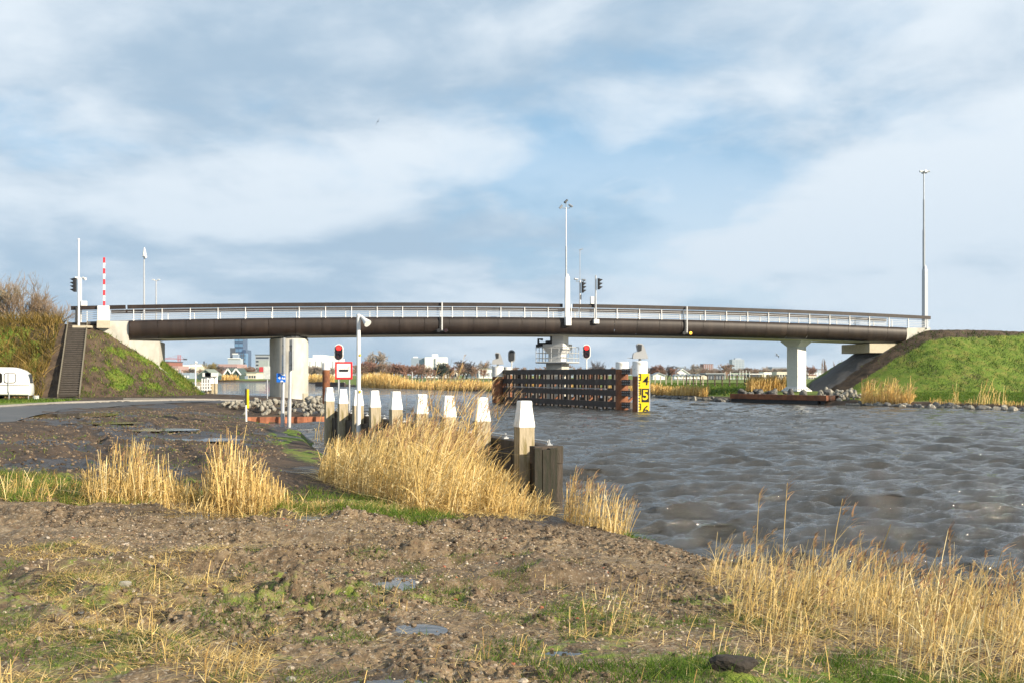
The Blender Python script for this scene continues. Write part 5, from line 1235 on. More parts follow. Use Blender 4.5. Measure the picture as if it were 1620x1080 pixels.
    mb = MB(); d = 205; mb.beam(WP(500, 608.2, d), WP(546, 609.0, 201), .5, 1.2); props(mb.build('quay_wall', fender_dark, loc=WP(520, 609, d)), 'dark timber quay edge along the far water behind the thin rusty pile', 'quay')
    t = thing('post_fence', WP(520, 605, 204), 'low white rail fence above the dark timber quay', 'fence'); mb = MB(); mb.beam(WP(520, 605.3, 204), WP(546, 605.6, 201), .1, .12); mb.build('rail', white_paint, t)
    for px in (522, 530, 538, 545): mb = MB(); mb.box(WP(px, 606, 203), (.12, .12, .6)); mb.build('post', white_paint, t)
    d = 330; t = thing('excavator', WP(337, 600, d), 'small yellow machine behind the left far reeds', 'machine'); mb = MB(); mb.bbox((XW(336.5, d), d, 1.9), (1.6, 1.4, .8)); mb.bbox((XW(339, d), d, 1.5), (2.0, 1.6, .9)); mb.build('body', yellow, t); mb = MB(); mb.box((XW(338, d), d, .95), (2.4, 1.6, .4)); mb.build('track', rubber, t)
    # field fences
    def fence(x0, d0, x1, d1, n, h, mat, lab, rails=(.45, .85)):
        a, b = Vector((XW(x0, d0), d0, 0)), Vector((XW(x1, d1), d1, 0)); t = thing('field_fence', a, lab, 'fence'); r = random.Random(n); pr = None
        for i in range(n):
            p = a + (b - a) * (i / (n - 1)) ; p.z = gz(p.x, p.y); mb = MB(); mb.box(p + Vector((0, 0, h * .5 - .1)), (.13, .13, h + .2 + r.uniform(-.08, .08)), r.uniform(0, .4)); mb.build('post', mat, t)
            if pr is not None and rails:
                for k, f in enumerate(rails):
                    mb = MB(); mb.beam(pr + Vector((0, 0, h * f)), p + Vector((0, 0, h * f)), .04, .05 if len(rails) > 2 else .09); mb.build('rail', mat, t)
            pr = p
    grey_wood = M('grey_fence_wood', (.36, .31, .24), .9, var=.2); brown_wood = M('brown_fence_wood', (.10, .07, .05), .9, var=.2)
    fence(588, 206, 790, 146, 34, 1.25, grey_wood, 'long line of pale fence posts along the far reeds', (.8,))
    fence(1028, 150, 1112, 132, 10, 1.3, grey_wood, 'pale post fence in the meadow right of the gauge', None)
    fence(1086, 128, 1178, 122, 9, 1.5, brown_wood, 'dark post and rail fence crossing the green meadow', (.3, .62, .95))
    fence(1178, 122, 1262, 118, 7, 1.3, brown_wood, 'dark wire fence behind the pale reeds left of the hammerhead pier', (.5, .9))
build_city()
# ------------------------------------------------------------------ trees
def branch_tree(seed, H, trunk_r, levels, nchild, spread, up=.25, first=.25, fan=None, ratio=.62, twig_r=.02, multi=1):
    """list of tapered limbs (p0, p1, r0, r1) grouped as trunk and crown"""
    r = random.Random(seed); T, C = [], []
    def grow(p, d, L, rad, lv):
        n = 3 if lv < 2 else 2; q = p
        pts = [p]
        for i in range(n):
            d = (d + Vector((r.gauss(0, .13), r.gauss(0, .13), r.gauss(0, .07) + up * .12))).normalized(); q = q + d * (L / n); pts.append(q)
            r0 = max(rad * (1 - .55 * i / n), twig_r); r1 = max(rad * (1 - .55 * (i + 1) / n), twig_r * .8); (T if lv < 1 else C).append((pts[-2], q, r0, r1))
        if lv >= levels: return
        k = nchild[min(lv, len(nchild) - 1)]
        for j in range(k):
            f = first + (1 - first) * (j + r.random()) / k if lv == 0 else .25 + .75 * (j + r.random()) / k
            f = min(f, .999); i = min(int(f * n), n - 1); b = pts[i].lerp(pts[i + 1], f * n - i)
            dd = (pts[i + 1] - pts[i]).normalized(); e = Vector((r.gauss(0, 1), r.gauss(0, 1), r.gauss(0, .5))); e = (e - dd * e.dot(dd)).normalized()
            sp_ = spread * r.uniform(.7, 1.25); nd_ = (dd * math.cos(sp_) + e * math.sin(sp_) + Vector((0, 0, up * .5))).normalized()
            grow(b, nd_, L * ratio * r.uniform(.75, 1.15) * (1.15 - .4 * f if lv == 0 else 1), rad * .5, lv + 1)
    for m in range(multi):
        a = r.uniform(0, 6.28); lean = 0 if multi == 1 else r.uniform(.15, .75)
        grow(Vector((r.gauss(0, .15), r.gauss(0, .15), 0)) if multi > 1 else Vector((0, 0, -.1)), Vector((math.cos(a) * lean, math.sin(a) * lean, 1)).normalized(), H * .55 * (r.uniform(.7, 1.1) if multi > 1 else 1), trunk_r, 0)
    return T, C
def limbs_arr(S, n=3):
    P0 = np.array([s[0] for s in S]); P1 = np.array([s[1] for s in S]); R0 = np.array([s[2] for s in S])[:, None, None]; R1 = np.array([s[3] for s in S])[:, None, None]
    D = P1 - P0; D /= np.linalg.norm(D, axis=1)[:, None] + 1e-9; A = np.where(np.abs(D[:, 2:3]) < .9, [[0, 0, 1.]], [[1., 0, 0]]); E = np.cross(D, A); E /= np.linalg.norm(E, axis=1)[:, None]; G = np.cross(D, E)
    an = np.arange(n) * 2 * math.pi / n; ring = E[:, None] * np.cos(an)[None, :, None] + G[:, None] * np.sin(an)[None, :, None]
    V = np.concatenate([P0[:, None] + ring * R0, P1[:, None] + ring * R1], 1); m = len(S)
    b = (np.arange(m) * 2 * n)[:, None]; k = np.arange(n)[None]; k2 = (np.arange(n) + 1)[None] % n
    F = np.stack([b + k, b + k2, b + n + k2, b + n + k], -1).reshape(-1, 4); return V.reshape(-1, 3), F
bark_far = M('far_bare_twigs', (.24, .155, .115), .9, var=.2, scale=.4, col2=(.30, .215, .14))
bark_red = M('reddish_bare_twigs', (.27, .145, .105), .9, var=.2, scale=.4)
bark_grey = M('grey_bare_twigs', (.30, .25, .21), .9, var=.2, scale=.4)
bark_near = M('olive_bare_twigs', (.25, .18, .115), .85, var=.25, scale=.7, col2=(.19, .16, .085))
ever = M('dark_evergreen_needles', (.025, .04, .028), .9, var=.3, scale=.5)
def tree_proto(seed, H, kind):
    if kind == 'poplar': T, C = branch_tree(seed, H * 1.7, .16, 3, (16, 6, 4), .28, .9, .1, ratio=.30, twig_r=.035)
    elif kind == 'bush': T, C = branch_tree(seed, H * 1.0, .10, 3, (7, 6, 4), .6, .3, .1, ratio=.62, twig_r=.03, multi=6)
    else: T, C = branch_tree(seed, H * 1.05, .22, 4, (10, 6, 5, 4), .75, .32, .22, ratio=.58, twig_r=.036)
    return T, C
PROTO = {}
def place_tree(px, ytop, d, kind, mat, lab, seed, grp='bare trees on the far bank', ybase=None):
    z0 = .7; h = ZW(ytop, d) - z0; key = (kind, seed, mat.name)
    if key not in PROTO:
        T, C = tree_proto(seed * 13 + 5, 8.0, kind); zmax = max(s[1].z for s in C)
        t = thing('tree', (0, 0, 0), lab, 'tree', grp); V, F = limbs_arr(T, 5); tr = arr_mesh('trunk', V, F, mat, t); V, F = limbs_arr(C, 3); arr_mesh('crown', V, F, mat, t); PROTO[key] = (t, zmax); used = t
    else: used = dup(PROTO[key][0]); props(used, lab, 'tree', grp)
    s = 1.08 * h / PROTO[key][1]; r = random.Random(px * 7.1); w = s * r.uniform(1.15, 1.5) * (.75 if kind == 'poplar' else 1); used.location = (XW(px, d), d, z0); used.scale = (w, w, s); used.rotation_euler = (0, 0, r.uniform(0, 6.28))
def build_trees():
    r = random.Random(21)
    A = 'bare reddish brown tree behind the far reeds between lamp pole and factory'
    for i, px in enumerate([568, 577, 584, 593, 601, 611, 619, 627, 636, 644]): place_tree(px, [577, 572, 574, 571, 575, 579, 576, 574, 578, 577][i], 300 + 12 * r.random(), 'tree', [bark_far, bark_red][i % 2], A, i % 4)
    place_tree(591, 557, 330, 'tree', bark_grey, 'tallest grey bare tree in the row left of the white factory', 1)
    B = 'bare brown tree in front of the big white box factory'
    for i, px in enumerate([651, 660, 668, 675, 681]): place_tree(px, [578, 576, 575, 580, 584][i], 290 + 10 * r.random(), 'tree', [bark_red, bark_far][i % 2], B, i % 4)
    place_tree(699, 573, 300, 'tree', ever, 'dark dense tree against the white factory wall', 3); place_tree(695, 577, 303, 'bush', ever, 'dark bush left of the dark dense tree at the factory wall', 0)
    C_ = 'bare tree in the row right of the white factory'
    for i, px in enumerate([709, 716, 723, 731, 738, 747, 754, 764]): place_tree(px, [575, 578, 575, 571, 575, 577, 579, 583][i], 330 + 20 * r.random(), 'tree', [bark_far, bark_red, bark_far, W_DARKTWIG, W_DARKTWIG, bark_far][i % 6], C_, (i + 1) % 4)
    place_tree(770, 571, 480, 'tree', bark_grey, 'pale distant tree above the low white sheds', 2)
    D_ = 'bare tree on the skyline behind the fender and pivot pier'
    for i in range(12): px = 815 + i * 17; place_tree(px, 581 - 2 * r.random() - (3 if i in (5, 11) else 0), 520 + 60 * r.random(), 'tree', bark_far, D_, i % 4)
    place_tree(948, 570, 330, 'bush', W_DARKTWIG, 'dark spreading tree right of the lit signal behind the fender', 2)
    E_ = 'dark bare tree just right of the yellow gauge'
    for i, px in enumerate([1034, 1041, 1048, 1055, 1061]): place_tree(px, [580, 577, 579, 578, 582][i], 310, 'tree', [W_DARKTWIG, bark_red, bark_far][i % 3], E_, i % 4)
    F_ = 'distant bare tree in the skyline wood right of the gauge'
    for i in range(26): px = 1066 + i * 7.2; place_tree(px, 581 + 3 * r.random(), 560 + 60 * r.random(), 'tree', [bark_far, bark_grey][i % 2], F_, i % 4)
    place_tree(1101, 576, 480, 'tree', bark_grey, 'slender pale tree left of the squat red and grey tower', 1); place_tree(1150.5, 575.5, 400, 'tree', bark_far, 'taller bare tree between the two residential towers', 0)
    for px, yt in ((1279, 578), (1285, 580)): place_tree(px, yt, 420, 'tree', bark_red, 'reddish bare tree just right of the hammerhead pier', 2)
    P_ = 'thin upright poplar in the row above the far embankment slope'
    for i, px in enumerate([1299, 1302.5, 1306, 1309.5, 1316, 1320, 1324, 1330, 1334, 1339, 1343]): place_tree(px, [569, 570, 568, 572, 576, 574, 573, 572, 570, 573, 572][i], 420, 'poplar', bark_far, P_, i % 3)
    G_ = 'bare tree in front of the city left of the round pier'
    for i, px in enumerate([296, 303, 318, 327, 338, 343, 349]): place_tree(px, [584, 582, 583, 580, 574, 577, 580][i], 385 + 20 * r.random(), 'tree', [bark_far, W_DARKTWIG, bark_far, bark_far, W_OLIVETWIG, W_DARKTWIG, bark_far][i], G_, i % 4)
    for i, px in enumerate([393, 398]): place_tree(px, 579 + 2 * i, 370, 'tree', bark_far, 'bare tree over the green roofed building by the water', i)
    for i, px in enumerate([488, 494, 500, 506, 512, 519, 526]): place_tree(px, 578 + 3 * r.random(), 400, 'tree', bark_grey, 'thin grey bare tree in front of the long white factory hall', i % 4)
    # the big bare shrub on the left bank top and the scrub wood far off
    t = thing('tree', (0, 0, 0), 'big many stemmed bare tree on the embankment left of the stairs', 'tree', None)
    S_T, S_C = [], []
    for k, (px, d, h, sd_) in enumerate(((-40, 80, 5.2, 2), (-5, 79, 5.2, 3), (22, 78.5, 5.4, 4), (45, 79, 5.2, 5), (66, 79.5, 4.3, 6), (84, 79.5, 3.2, 7))):
        T, C = branch_tree(sd_ * 31, h * .92, .055, 3, (6, 5, 4), .5, .25, .12, ratio=.62, twig_r=.010, multi=6)
        if k in (0, 2, 4) or True:
            off = Vector((XW(px, d), d, 5.75)); lab = ['left out of frame edge', '', '', '', '', ''][0]
            nt_ = thing('bare_shrub', off, ['bare shrub farthest left on the bank top', 'bare shrub second from the left on the bank top', 'tallest bare shrub in the middle of the bank top row', 'bare shrub right of the tallest one on the bank top', 'lower bare shrub second from the stairs on the bank top', 'smallest bare shrub nearest the stairs on the bank top'][k], 'shrub', 'bare shrubs on the left embankment')
            V, F = limbs_arr(T, 5); arr_mesh('stem', V + np.array(off), F, bark_near, nt_); V, F = limbs_arr(C, 3); arr_mesh('twigs', V + np.array(off), F, bark_near, nt_)
    bpy.data.objects.remove(t)
    # far woods as one mass
    V, F, off = [], [], 0; rr = np.random.default_rng(31)
    protos = [limbs_arr(branch_tree(900 + k, 9, .2, 3, (9, 6, 4), .75, .32, .25, ratio=.6, twig_r=.06)[1], 3) for k in range(4)]
    for i in range(520):
        d = 620 + 500 * rr.random(); px = rr.random() * 2200 - 300; v, f = protos[i % 4]; s = .8 + .5 * rr.random(); an = rr.random() * 6.28; ca, sa = math.cos(an), math.sin(an)
        v2 = v @ np.array([[ca, -sa, 0], [sa, ca, 0], [0, 0, 1]]) * s * np.array([1.5, 1.5, .75 if px < 560 or px > 760 else .9]); V.append(v2 + np.array([XW(px, d), d, .6])); F.append(f + off); off += len(v)
    props(arr_mesh('distant_wood', np.concatenate(V), np.concatenate(F), bark_grey), 'grey brown bare woods on the horizon', 'wood', kind='stuff')
W_DARKTWIG = M('dark_bare_twigs', (.10, .085, .085), .9, var=.2, scale=.4); W_OLIVETWIG = M('olive_far_twigs', (.24, .19, .07), .9, var=.2, scale=.4)
build_trees()

# ------------------------------------------------------------------ reeds, grass, gravel
def blades(P, H, W, lean, segs=3, seed=0, curl=1.6, taper=.85, flatyaw=None):
    r = np.random.default_rng(seed); n = len(P); yaw = r.random(n) * math.pi if flatyaw is None else flatyaw
    wd = np.stack([np.cos(yaw), np.sin(yaw), np.zeros(n)], -1); out = []
    for k in range(segs + 1):
        t = k / segs; c = P + np.stack([lean[:, 0] * t ** curl, lean[:, 1] * t ** curl, H * t * (1 - .12 * t * np.linalg.norm(lean, axis=1) / np.maximum(H, .01))], -1)
        w = (W * (1 - taper * t))[:, None] * .5; out += [c - wd * w, c + wd * w]
    V = np.stack(out, 1); b = (np.arange(n) * 2 * (segs + 1))[:, None]; k = np.arange(segs)[None] * 2
    F = np.stack([b + k, b + k + 1, b + k + 3, b + k + 2], -1).reshape(-1, 4); return V.reshape(-1, 3), F
REED = M('dry_reed_straw', (.6, .4, .15), .7, var=0, spec=.25, tintcol=[(.28, .17, .06), (.56, .39, .135), (.70, .52, .215), (.80, .67, .38)], transl=.2)
REED_FAR = M('far_dry_reed', (.5, .35, .12), .8, var=0, spec=.2, tintcol=[(.30, .16, .045), (.56, .36, .11), (.74, .52, .19), (.82, .64, .30)], transl=.15)
PLUME = M('reed_plume', (.32, .2, .12), .9, var=0, spec=.1, tintcol=[(.22, .12, .08), (.40, .25, .13), (.55, .38, .22)], transl=.25)
GRASS = M('fresh_grass_blade', (.1, .2, .02), .6, var=0, spec=.25, tintcol=[(.04, .085, .010), (.085, .165, .015), (.16, .23, .028), (.36, .31, .09)], transl=.25)
BANKG = M('bank_grass_blade', (.1, .2, .02), .6, var=0, spec=.25, tintcol=[(.016, .040, .004), (.036, .085, .007), (.072, .135, .012), (.18, .17, .035)], transl=.2)
BRUSH = M('dry_golden_scrub', (.4, .25, .06), .8, var=0, spec=.15, tintcol=[(.045, .06, .012), (.12, .105, .026), (.24, .165, .045), (.40, .28, .10)], transl=.15)
def scatter(poly, n, seed, dens=None):
    r = np.random.default_rng(seed); P = np.array(poly); lo, hi = P.min(0), P.max(0); out = np.zeros((0, 2))
    while len(out) < n:
        q = lo + (hi - lo) * r.random((n * 3, 2)); k = poly_mask(q[:, 0], q[:, 1], P)
        if dens is not None: k &= r.random(len(q)) < dens(q[:, 0], q[:, 1])
        out = np.concatenate([out, q[k]])
    return out[:n]
def gzs(q): return ground_z(q[:, 0], q[:, 1], True)
def reed_bed(name, lab, poly, n, h0, seed, hfun=None, mat=None, wstem=.010, wleaf=.02, plume=.25, lean0=(.12, -.02), leafn=1.6, dens=None, stiff=1.0, zfun=None, flatten=.25):
    mat = mat or REED; r = np.random.default_rng(seed); q = scatter(poly, n, seed, dens); z = (zfun or gzs)(q); z = np.maximum(z, -.15); P = np.stack([q[:, 0], q[:, 1], z - .03], -1)
    H = h0 * (.34 + .78 * r.random(n) ** 1.15) * (.80 + .4 * fbm(q[:, 0] * 1.3, q[:, 1] * 1.3, 3, seed))
    if hfun is not None: H = H * hfun(q[:, 0], q[:, 1])
    L = np.stack([(lean0[0] + r.normal(size=n) * .13) * H, (lean0[1] + r.normal(size=n) * .12) * H], -1) / stiff
    tint = np.clip(.5 + .28 * r.normal(size=n) + .5 * (fbm(q[:, 0] * .9, q[:, 1] * .9, 3, seed + 9) - .5), 0, 1); Vs, Fs, Ts, off = [], [], [], 0
    def put(V, F, t, k):
        nonlocal off
        Vs.append(V); Fs.append(F + off); Ts.append(np.repeat(t, k)); off += len(V)
    V, F = blades(P, H, np.full(n, wstem) * (.7 + .6 * r.random(n)), L, 4, seed + 1, 1.7, .35); put(V, F, tint, 10)
    m = int(n * leafn); i = r.integers(0, n, m); f = r.random(m) * .75; base = P[i] + np.stack([L[i, 0] * f ** 1.7, L[i, 1] * f ** 1.7, H[i] * f * .98], -1)
    lh = H[i] * (.18 + .32 * r.random(m)); an = r.normal(size=m) * 1.2; ll = lh * (.5 + .9 * r.random(m)); LL = np.stack([np.cos(an) * ll * np.where(r.random(m) < .7, 1, -1), np.sin(an) * ll], -1)
    V, F = blades(base, lh * (.9 - .9 * r.random(m)), np.full(m, wleaf) * (.5 + .8 * r.random(m)), LL, 3, seed + 2, 1.4, .9); put(V, F, np.clip(tint[i] + .18 * r.normal(size=m), 0, 1), 8)
    fl = int(n * flatten)                                   # broken, lying stalks at the foot
    if fl:
        i = r.integers(0, n, fl); an = r.random(fl) * 6.28; ll = h0 * (.3 + .5 * r.random(fl)); V, F = blades(P[i] + np.array([0, 0, .05]), h0 * .22 * r.random(fl), np.full(fl, wleaf * .8), np.stack([np.cos(an) * ll, np.sin(an) * ll], -1), 3, seed + 3, 1.1, .7); put(V, F, np.clip(.45 + .3 * r.normal(size=fl), 0, 1), 8)
    o = arr_mesh(name, np.concatenate(Vs), np.concatenate(Fs), mat, tint=np.concatenate(Ts)); props(o, lab, 'reeds', kind='stuff')
    if plume:
        k = np.where((r.random(n) < plume) & (H > h0 * .72))[0]; c = 7; i = np.repeat(k, c); m = len(i)
        tip = P[i] + np.stack([L[i, 0], L[i, 1], H[i] * (1 - .12 * np.linalg.norm(L[i], axis=1) / H[i])], -1) - np.array([0, 0, 1]) * (.16 * r.random(m) * min(1, h0))[:, None]
        LL = np.stack([(.03 + .11 * r.random(m)), r.normal(size=m) * .03], -1) * min(1, h0) ; V, F = blades(tip, (.02 + .11 * r.random(m)) * min(1, h0), np.full(m, .014 * max(1, wstem / .010)), LL, 2, seed + 4, 1.5, .8)
        o2 = arr_mesh('reed_plumes', V, F, PLUME, tint=np.repeat(np.clip(r.random(m), 0, 1), 6)); o2.parent = o
def build_reeds():
    bed = [(.40, 14.2), (-.1, 13.5), (-1.25, 13.35), (-1.9, 14.2), (-2.6, 15.6), (-3.55, 18.0), (-3.9, 21.0), (-3.75, 23.2), (-3.0, 22.6), (-1.4, 19.4), (-.35, 17.7), (.35, 16.2), (.62, 15.0)]
    hf = lambda x, y: .33 + .64 * sst(x, .4, -1.4) * (1 - .62 * sst(x, -1.5, -3.6))
    reed_bed('reeds', 'dense golden reeds in front of the white capped mooring posts', bed, 4000, 1.30, 41, hf, wstem=.010, wleaf=.022, plume=.4, leafn=2.6, lean0=(.15, -.03), flatten=.6, stiff=.75)
    reed_bed('reeds', 'tall loose reed plumes rising among the mooring posts', [(-.5, 16.2), (-1.5, 16.4), (-2.0, 18.6), (-.9, 18.3)], 230, 2.05, 42, None, plume=.9, wstem=.010, lean0=(.20, 0), leafn=1.2)
    reed_bed('reeds', 'sparse brownish reeds at the tip of the gravel bank beside the water', [(.75, 14.1), (1.35, 13.2), (1.62, 13.5), (1.1, 14.6), (.75, 14.7)], 330, .72, 43, None, plume=.3, lean0=(.12, 0), wstem=.008, wleaf=.014)
    reed_bed('reeds', 'pale reed clump on the muddy strip at the left', [(-5.75, 13.2), (-5.3, 12.4), (-4.4, 12.2), (-3.95, 12.8), (-4.6, 13.6)], 760, .84, 44, lambda x, y: .35 + .65 * np.exp(-((x + 4.95) / .42) ** 2), plume=.12, lean0=(.02, 0), stiff=1.3, wstem=.010, wleaf=.018, leafn=1.8)
    reed_bed('reeds', 'pale upright reed clump left of the grass patch', [(-4.05, 13.0), (-3.75, 12.2), (-3.1, 12.0), (-2.75, 12.6), (-3.2, 13.4)], 640, .90, 45, lambda x, y: .35 + .65 * np.exp(-((x + 3.62) / .34) ** 2), plume=.12, lean0=(.02, 0), stiff=1.3, wstem=.010, wleaf=.018, leafn=1.8)
    reed_bed('reeds', 'low rough straw and broken reed stubble along the muddy strip', [(-7.6, 14.2), (-6.4, 12.3), (-4.0, 11.9), (-2.5, 11.9), (-2.2, 12.9), (-3.4, 13.5), (-5.4, 14.0)], 650, .30, 50, None, plume=0, wstem=.009, wleaf=.016, leafn=2.0, flatten=1.6, stiff=.6, dens=lambda x, y: .1 + sst(fbm(x * 1.1, y * 1.3, 3, 19), .35, .6))
    near_h = lambda x, y: .55 + .6 * fbm(x * 1.7, y * 1.7, 2, 7) + .25 * sst(x, 1.6, 2.6) * sst(y, 9.3, 7.5)
    nd_ = lambda x, y: np.clip(sst(fbm(x * 1.9, y * 1.9, 3, 71), .38, .6) + .04 + .3 * sst(x, 2.4, 3.6), 0, 1)
    reed_bed('reeds', 'tall golden reeds leaning over the water on the right bank', [(1.9, 9.6), (2.45, 10.9), (3.4, 10.6), (4.35, 9.4), (4.95, 8.0), (5.6, 6.2), (6.5, 4.2), (4.2, 3.7), (2.9, 4.9), (2.05, 5.7), (1.55, 6.5), (1.5, 8.2)], 2600, .49, 46, near_h, plume=.20, wstem=.0052, wleaf=.0085, leafn=2.0, dens=nd_, lean0=(.12, -.02), flatten=2.6, stiff=.7)
    reed_bed('reeds', 'few tall single stalks above the golden reeds on the right bank', [(2.0, 9.2), (2.6, 10.2), (3.4, 9.6), (4.6, 7.6), (4.0, 5.2), (2.6, 6.5)], 22, .95, 49, None, plume=.9, wstem=.007, wleaf=.009, leafn=2.0, lean0=(.10, 0), flatten=0)
    reed_bed('reeds', 'thin short dry stalks scattered over the bare mud in front', [(-2.9, 9.0), (-2.6, 4.8), (2.0, 4.5), (1.9, 7.6), (.2, 8.2), (-1.2, 7.6)], 280, .22, 47, None, plume=0, wstem=.0055, wleaf=.009, leafn=1.6, dens=lambda x, y: sst(fbm(x * 1.4, y * 1.4, 3, 73), .5, .66) + .02, flatten=1.4)
    reed_bed('reeds', 'few leaning dry stalks at the inlet edge beside the sign poles', [(-7.3, 36.0), (-6.4, 35.2), (-6.0, 36.8), (-7.0, 38)], 60, 1.1, 48, None, plume=0, wstem=.02, wleaf=.03, leafn=1.0, zfun=lambda q: np.zeros(len(q)) + .02)
    # far bank
    def strip(P, w): P = np.array(P, float); return [tuple(p) for p in P] + [(p[0] + w * .25, p[1] + w) for p in P[::-1]]
    fk = dict(mat=REED_FAR, plume=0, leafn=1.5, flatten=.3)
    reed_bed('far_reeds', 'golden reed belt along the far bank behind the mooring posts', strip([(-30, 192), (-22, 175), (-12, 155), (-3.6, 141.0), (3, 133), (7, 127)], 5), 7000, 1.45, 51, lambda x, y: .62 + .8 * (fbm(x * .12, y * .12, 2, 3) - .3) + .75 * sst(x, -14, -24), wstem=.07, wleaf=.12, **fk)
    reed_bed('far_reeds', 'golden reeds across the far water left of the round pier', strip([(XW(330, 321), 321), (XW(350, 321), 321), (XW(368, 322), 322)], 4), 700, 1.7, 52, None, wstem=.12, wleaf=.2, **fk)
    reed_bed('far_reeds', 'golden reeds right behind the round pier across the water', strip([(-60, 292), (-55, 273), (-48, 250), (-44, 238)], 4), 1600, 2.0, 53, None, wstem=.10, wleaf=.18, **fk)
    reed_bed('far_reeds', 'russet reeds and scrub right of the yellow gauge', strip([(11, 117), (14.6, 109), (17.6, 98), (18.4, 94)], 4), 3800, .85, 54, lambda x, y: .6 + .9 * (fbm(x * .3, y * .3, 2, 33)), wstem=.045, wleaf=.08, **fk)
    reed_bed('far_reeds', 'upright pale reeds left of the hammerhead pier', [(XW(1180, 95), 95), (XW(1180, 99), 99), (XW(1243, 99), 99), (XW(1243, 95), 95)], 1500, 1.45, 55, None, wstem=.04, wleaf=.07, stiff=1.6, **fk)
    reed_bed('far_reeds', 'feathery golden reeds at the foot of the green embankment', [(XW(1362, 77), 77), (XW(1362, 79), 79), (XW(1452, 77), 77), (XW(1440, 74), 74), (XW(1400, 75.5), 75.5)], 950, 1.3, 56, lambda x, y: .30 + 1.1 * sst(fbm(x * .8, y * .8, 2, 5), .38, .68), wstem=.03, wleaf=.05, mat=REED_FAR, plume=.3, leafn=1.6, flatten=.3)
    reed_bed('far_reeds', 'scattered single reed stalks along the right shoreline', strip([(30.6, 72.6), (33, 68.4), (34.6, 65.2)], 1.6), 340, 1.05, 57, lambda x, y: .35 + 1.3 * sst(fbm(x * .9, y * .9, 2, 9), .55, .72), wstem=.03, wleaf=.045, mat=REED_FAR, plume=.2, leafn=1.3, flatten=.4)
    # left bank scrub on the embankment and grass tufts on both slopes
    def slope(name, lab, E, sr, br, n, h, mat, seed, dens, wid, tl=(.5, .28), segs=2, out=.5):
        r = np.random.default_rng(seed); S = sr[0] + (sr[1] - sr[0]) * r.random(n * 2); B = br[0] + (br[1] - br[0]) * r.random(n * 2)
        x = B0[0] + BU.x * S + BM.x * (B - BW / 2); y = B0[1] + BU.y * S + BM.y * (B - BW / 2); z = emb_height(S, B, **E); k = (z > .75) & (r.random(n * 2) < dens(S, B, z, x, y)); x, y, z = x[k][:n], y[k][:n], z[k][:n]; m = len(x)
        H = h * (.4 + .9 * r.random(m)); L = np.stack([BM.x * out + r.normal(size=m) * .6, BM.y * out + r.normal(size=m) * .6], -1) * H[:, None]
        V, F = blades(np.stack([x, y, z - .05], -1), H, np.full(m, wid) * (.5 + r.random(m)), L, segs, seed, 1.4, .85); t = np.clip(tl[0] + tl[1] * r.normal(size=m) + .7 * (fbm(x * .6, y * .6, 3, seed) - .5), 0, 1)
        props(arr_mesh(name, V, F, mat, tint=np.repeat(t, 2 * (segs + 1))), lab, 'scrub' if mat is BRUSH else 'grass', kind='stuff')
    slope('scrub', 'golden brown scrub covering the bank between caravan and stairs', EL, (-26, -4.75), (1.0, 10), 16500, .85, BRUSH, 61, lambda s, b, z, x, y: .35 + .65 * sst(fbm(x * .5, y * .5, 3, 5), .3, .55), .06, (.56, .22), 3)
    slope('slope_grass', 'tufted grass and weeds on the soil cone right of the stairs', EL, (-3, 6), (-2.6, 10), 16000, .24, GRASS, 62, lambda s, b, z, x, y: (.12 + sst(fbm(x * .9, y * .9, 4, 61), .38, .60)) * sst(s + b * .15, -3.4, -1.0) * sst(z, 5.9, 5.0), .045, (.50, .30))
    slope('slope_grass', 'long green grass on the far embankment slope', ER, (60, 112), (1.5, 13), 26000, .22, BANKG, 63, lambda s, b, z, x, y: (.45 + .55 * fbm(x * .7, y * .7, 3, 8)) * sst(z, 6.5, 6.1) * (1 - sst(s, 66, 63)), .05, (.27, .20), 2, .35)
    # near grass patches and straw
    def patch(name, lab, poly, n, h, seed, tl, mat=GRASS, wid=.006, dens=None, lay=.7, cat='grass'):
        r = np.random.default_rng(seed); q = scatter(poly, n, seed, dens); m = len(q); H = h * (.35 + .9 * r.random(m)); L = r.normal(size=(m, 2)) * lay * H[:, None]; V, F = blades(np.stack([q[:, 0], q[:, 1], gzs(q) - .01], -1), H, np.full(m, wid) * (.6 + .8 * r.random(m)), L, 3, seed, 1.5, .85)
        props(arr_mesh(name, V, F, mat, tint=np.repeat(np.clip(tl[0] + tl[1] * r.normal(size=m), 0, 1), 8)), lab, cat, kind='stuff')
    n1 = lambda x, y: sst(fbm(x * 1.1, y * 1.6, 3, 81), .42, .58)
    patch('grass', 'green grass with straw along the muddy strip at the left', [(-8.5, 15.5), (-6.6, 12.3), (-3, 11.8), (-2.6, 12.8), (-5.5, 15.8)], 6500, .14, 71, (.70, .28), dens=n1, wid=.010)
    patch('grass', 'bright green grass patch left of the dense golden reeds', [(-3.3, 14.8), (-3.0, 12.6), (-1.0, 11.9), (-.6, 12.9), (-1.4, 13.5), (-2.3, 15.2)], 5200, .10, 72, (.48, .26), dens=lambda x, y: n1(x, y) * .9 + .1, wid=.009)
    patch('grass', 'small green tuft at the waterside tip of the gravel bank', [(1.45, 13.0), (1.75, 12.6), (1.85, 13.0), (1.6, 13.5)], 700, .10, 73, (.45, .2), wid=.009)
    n2 = lambda x, y: sst(fbm(x * 2.2, y * 2.6, 3, 83), .55, .66)
    patch('grass', 'small scattered green tufts on the gravelly mud in front', [(-4.6, 9.2), (-2.7, 4.7), (2.9, 4.6), (2.0, 7.6), (.2, 9.6), (-2, 9.4)], 20000, .055, 74, (.38, .28), dens=n2, wid=.005)
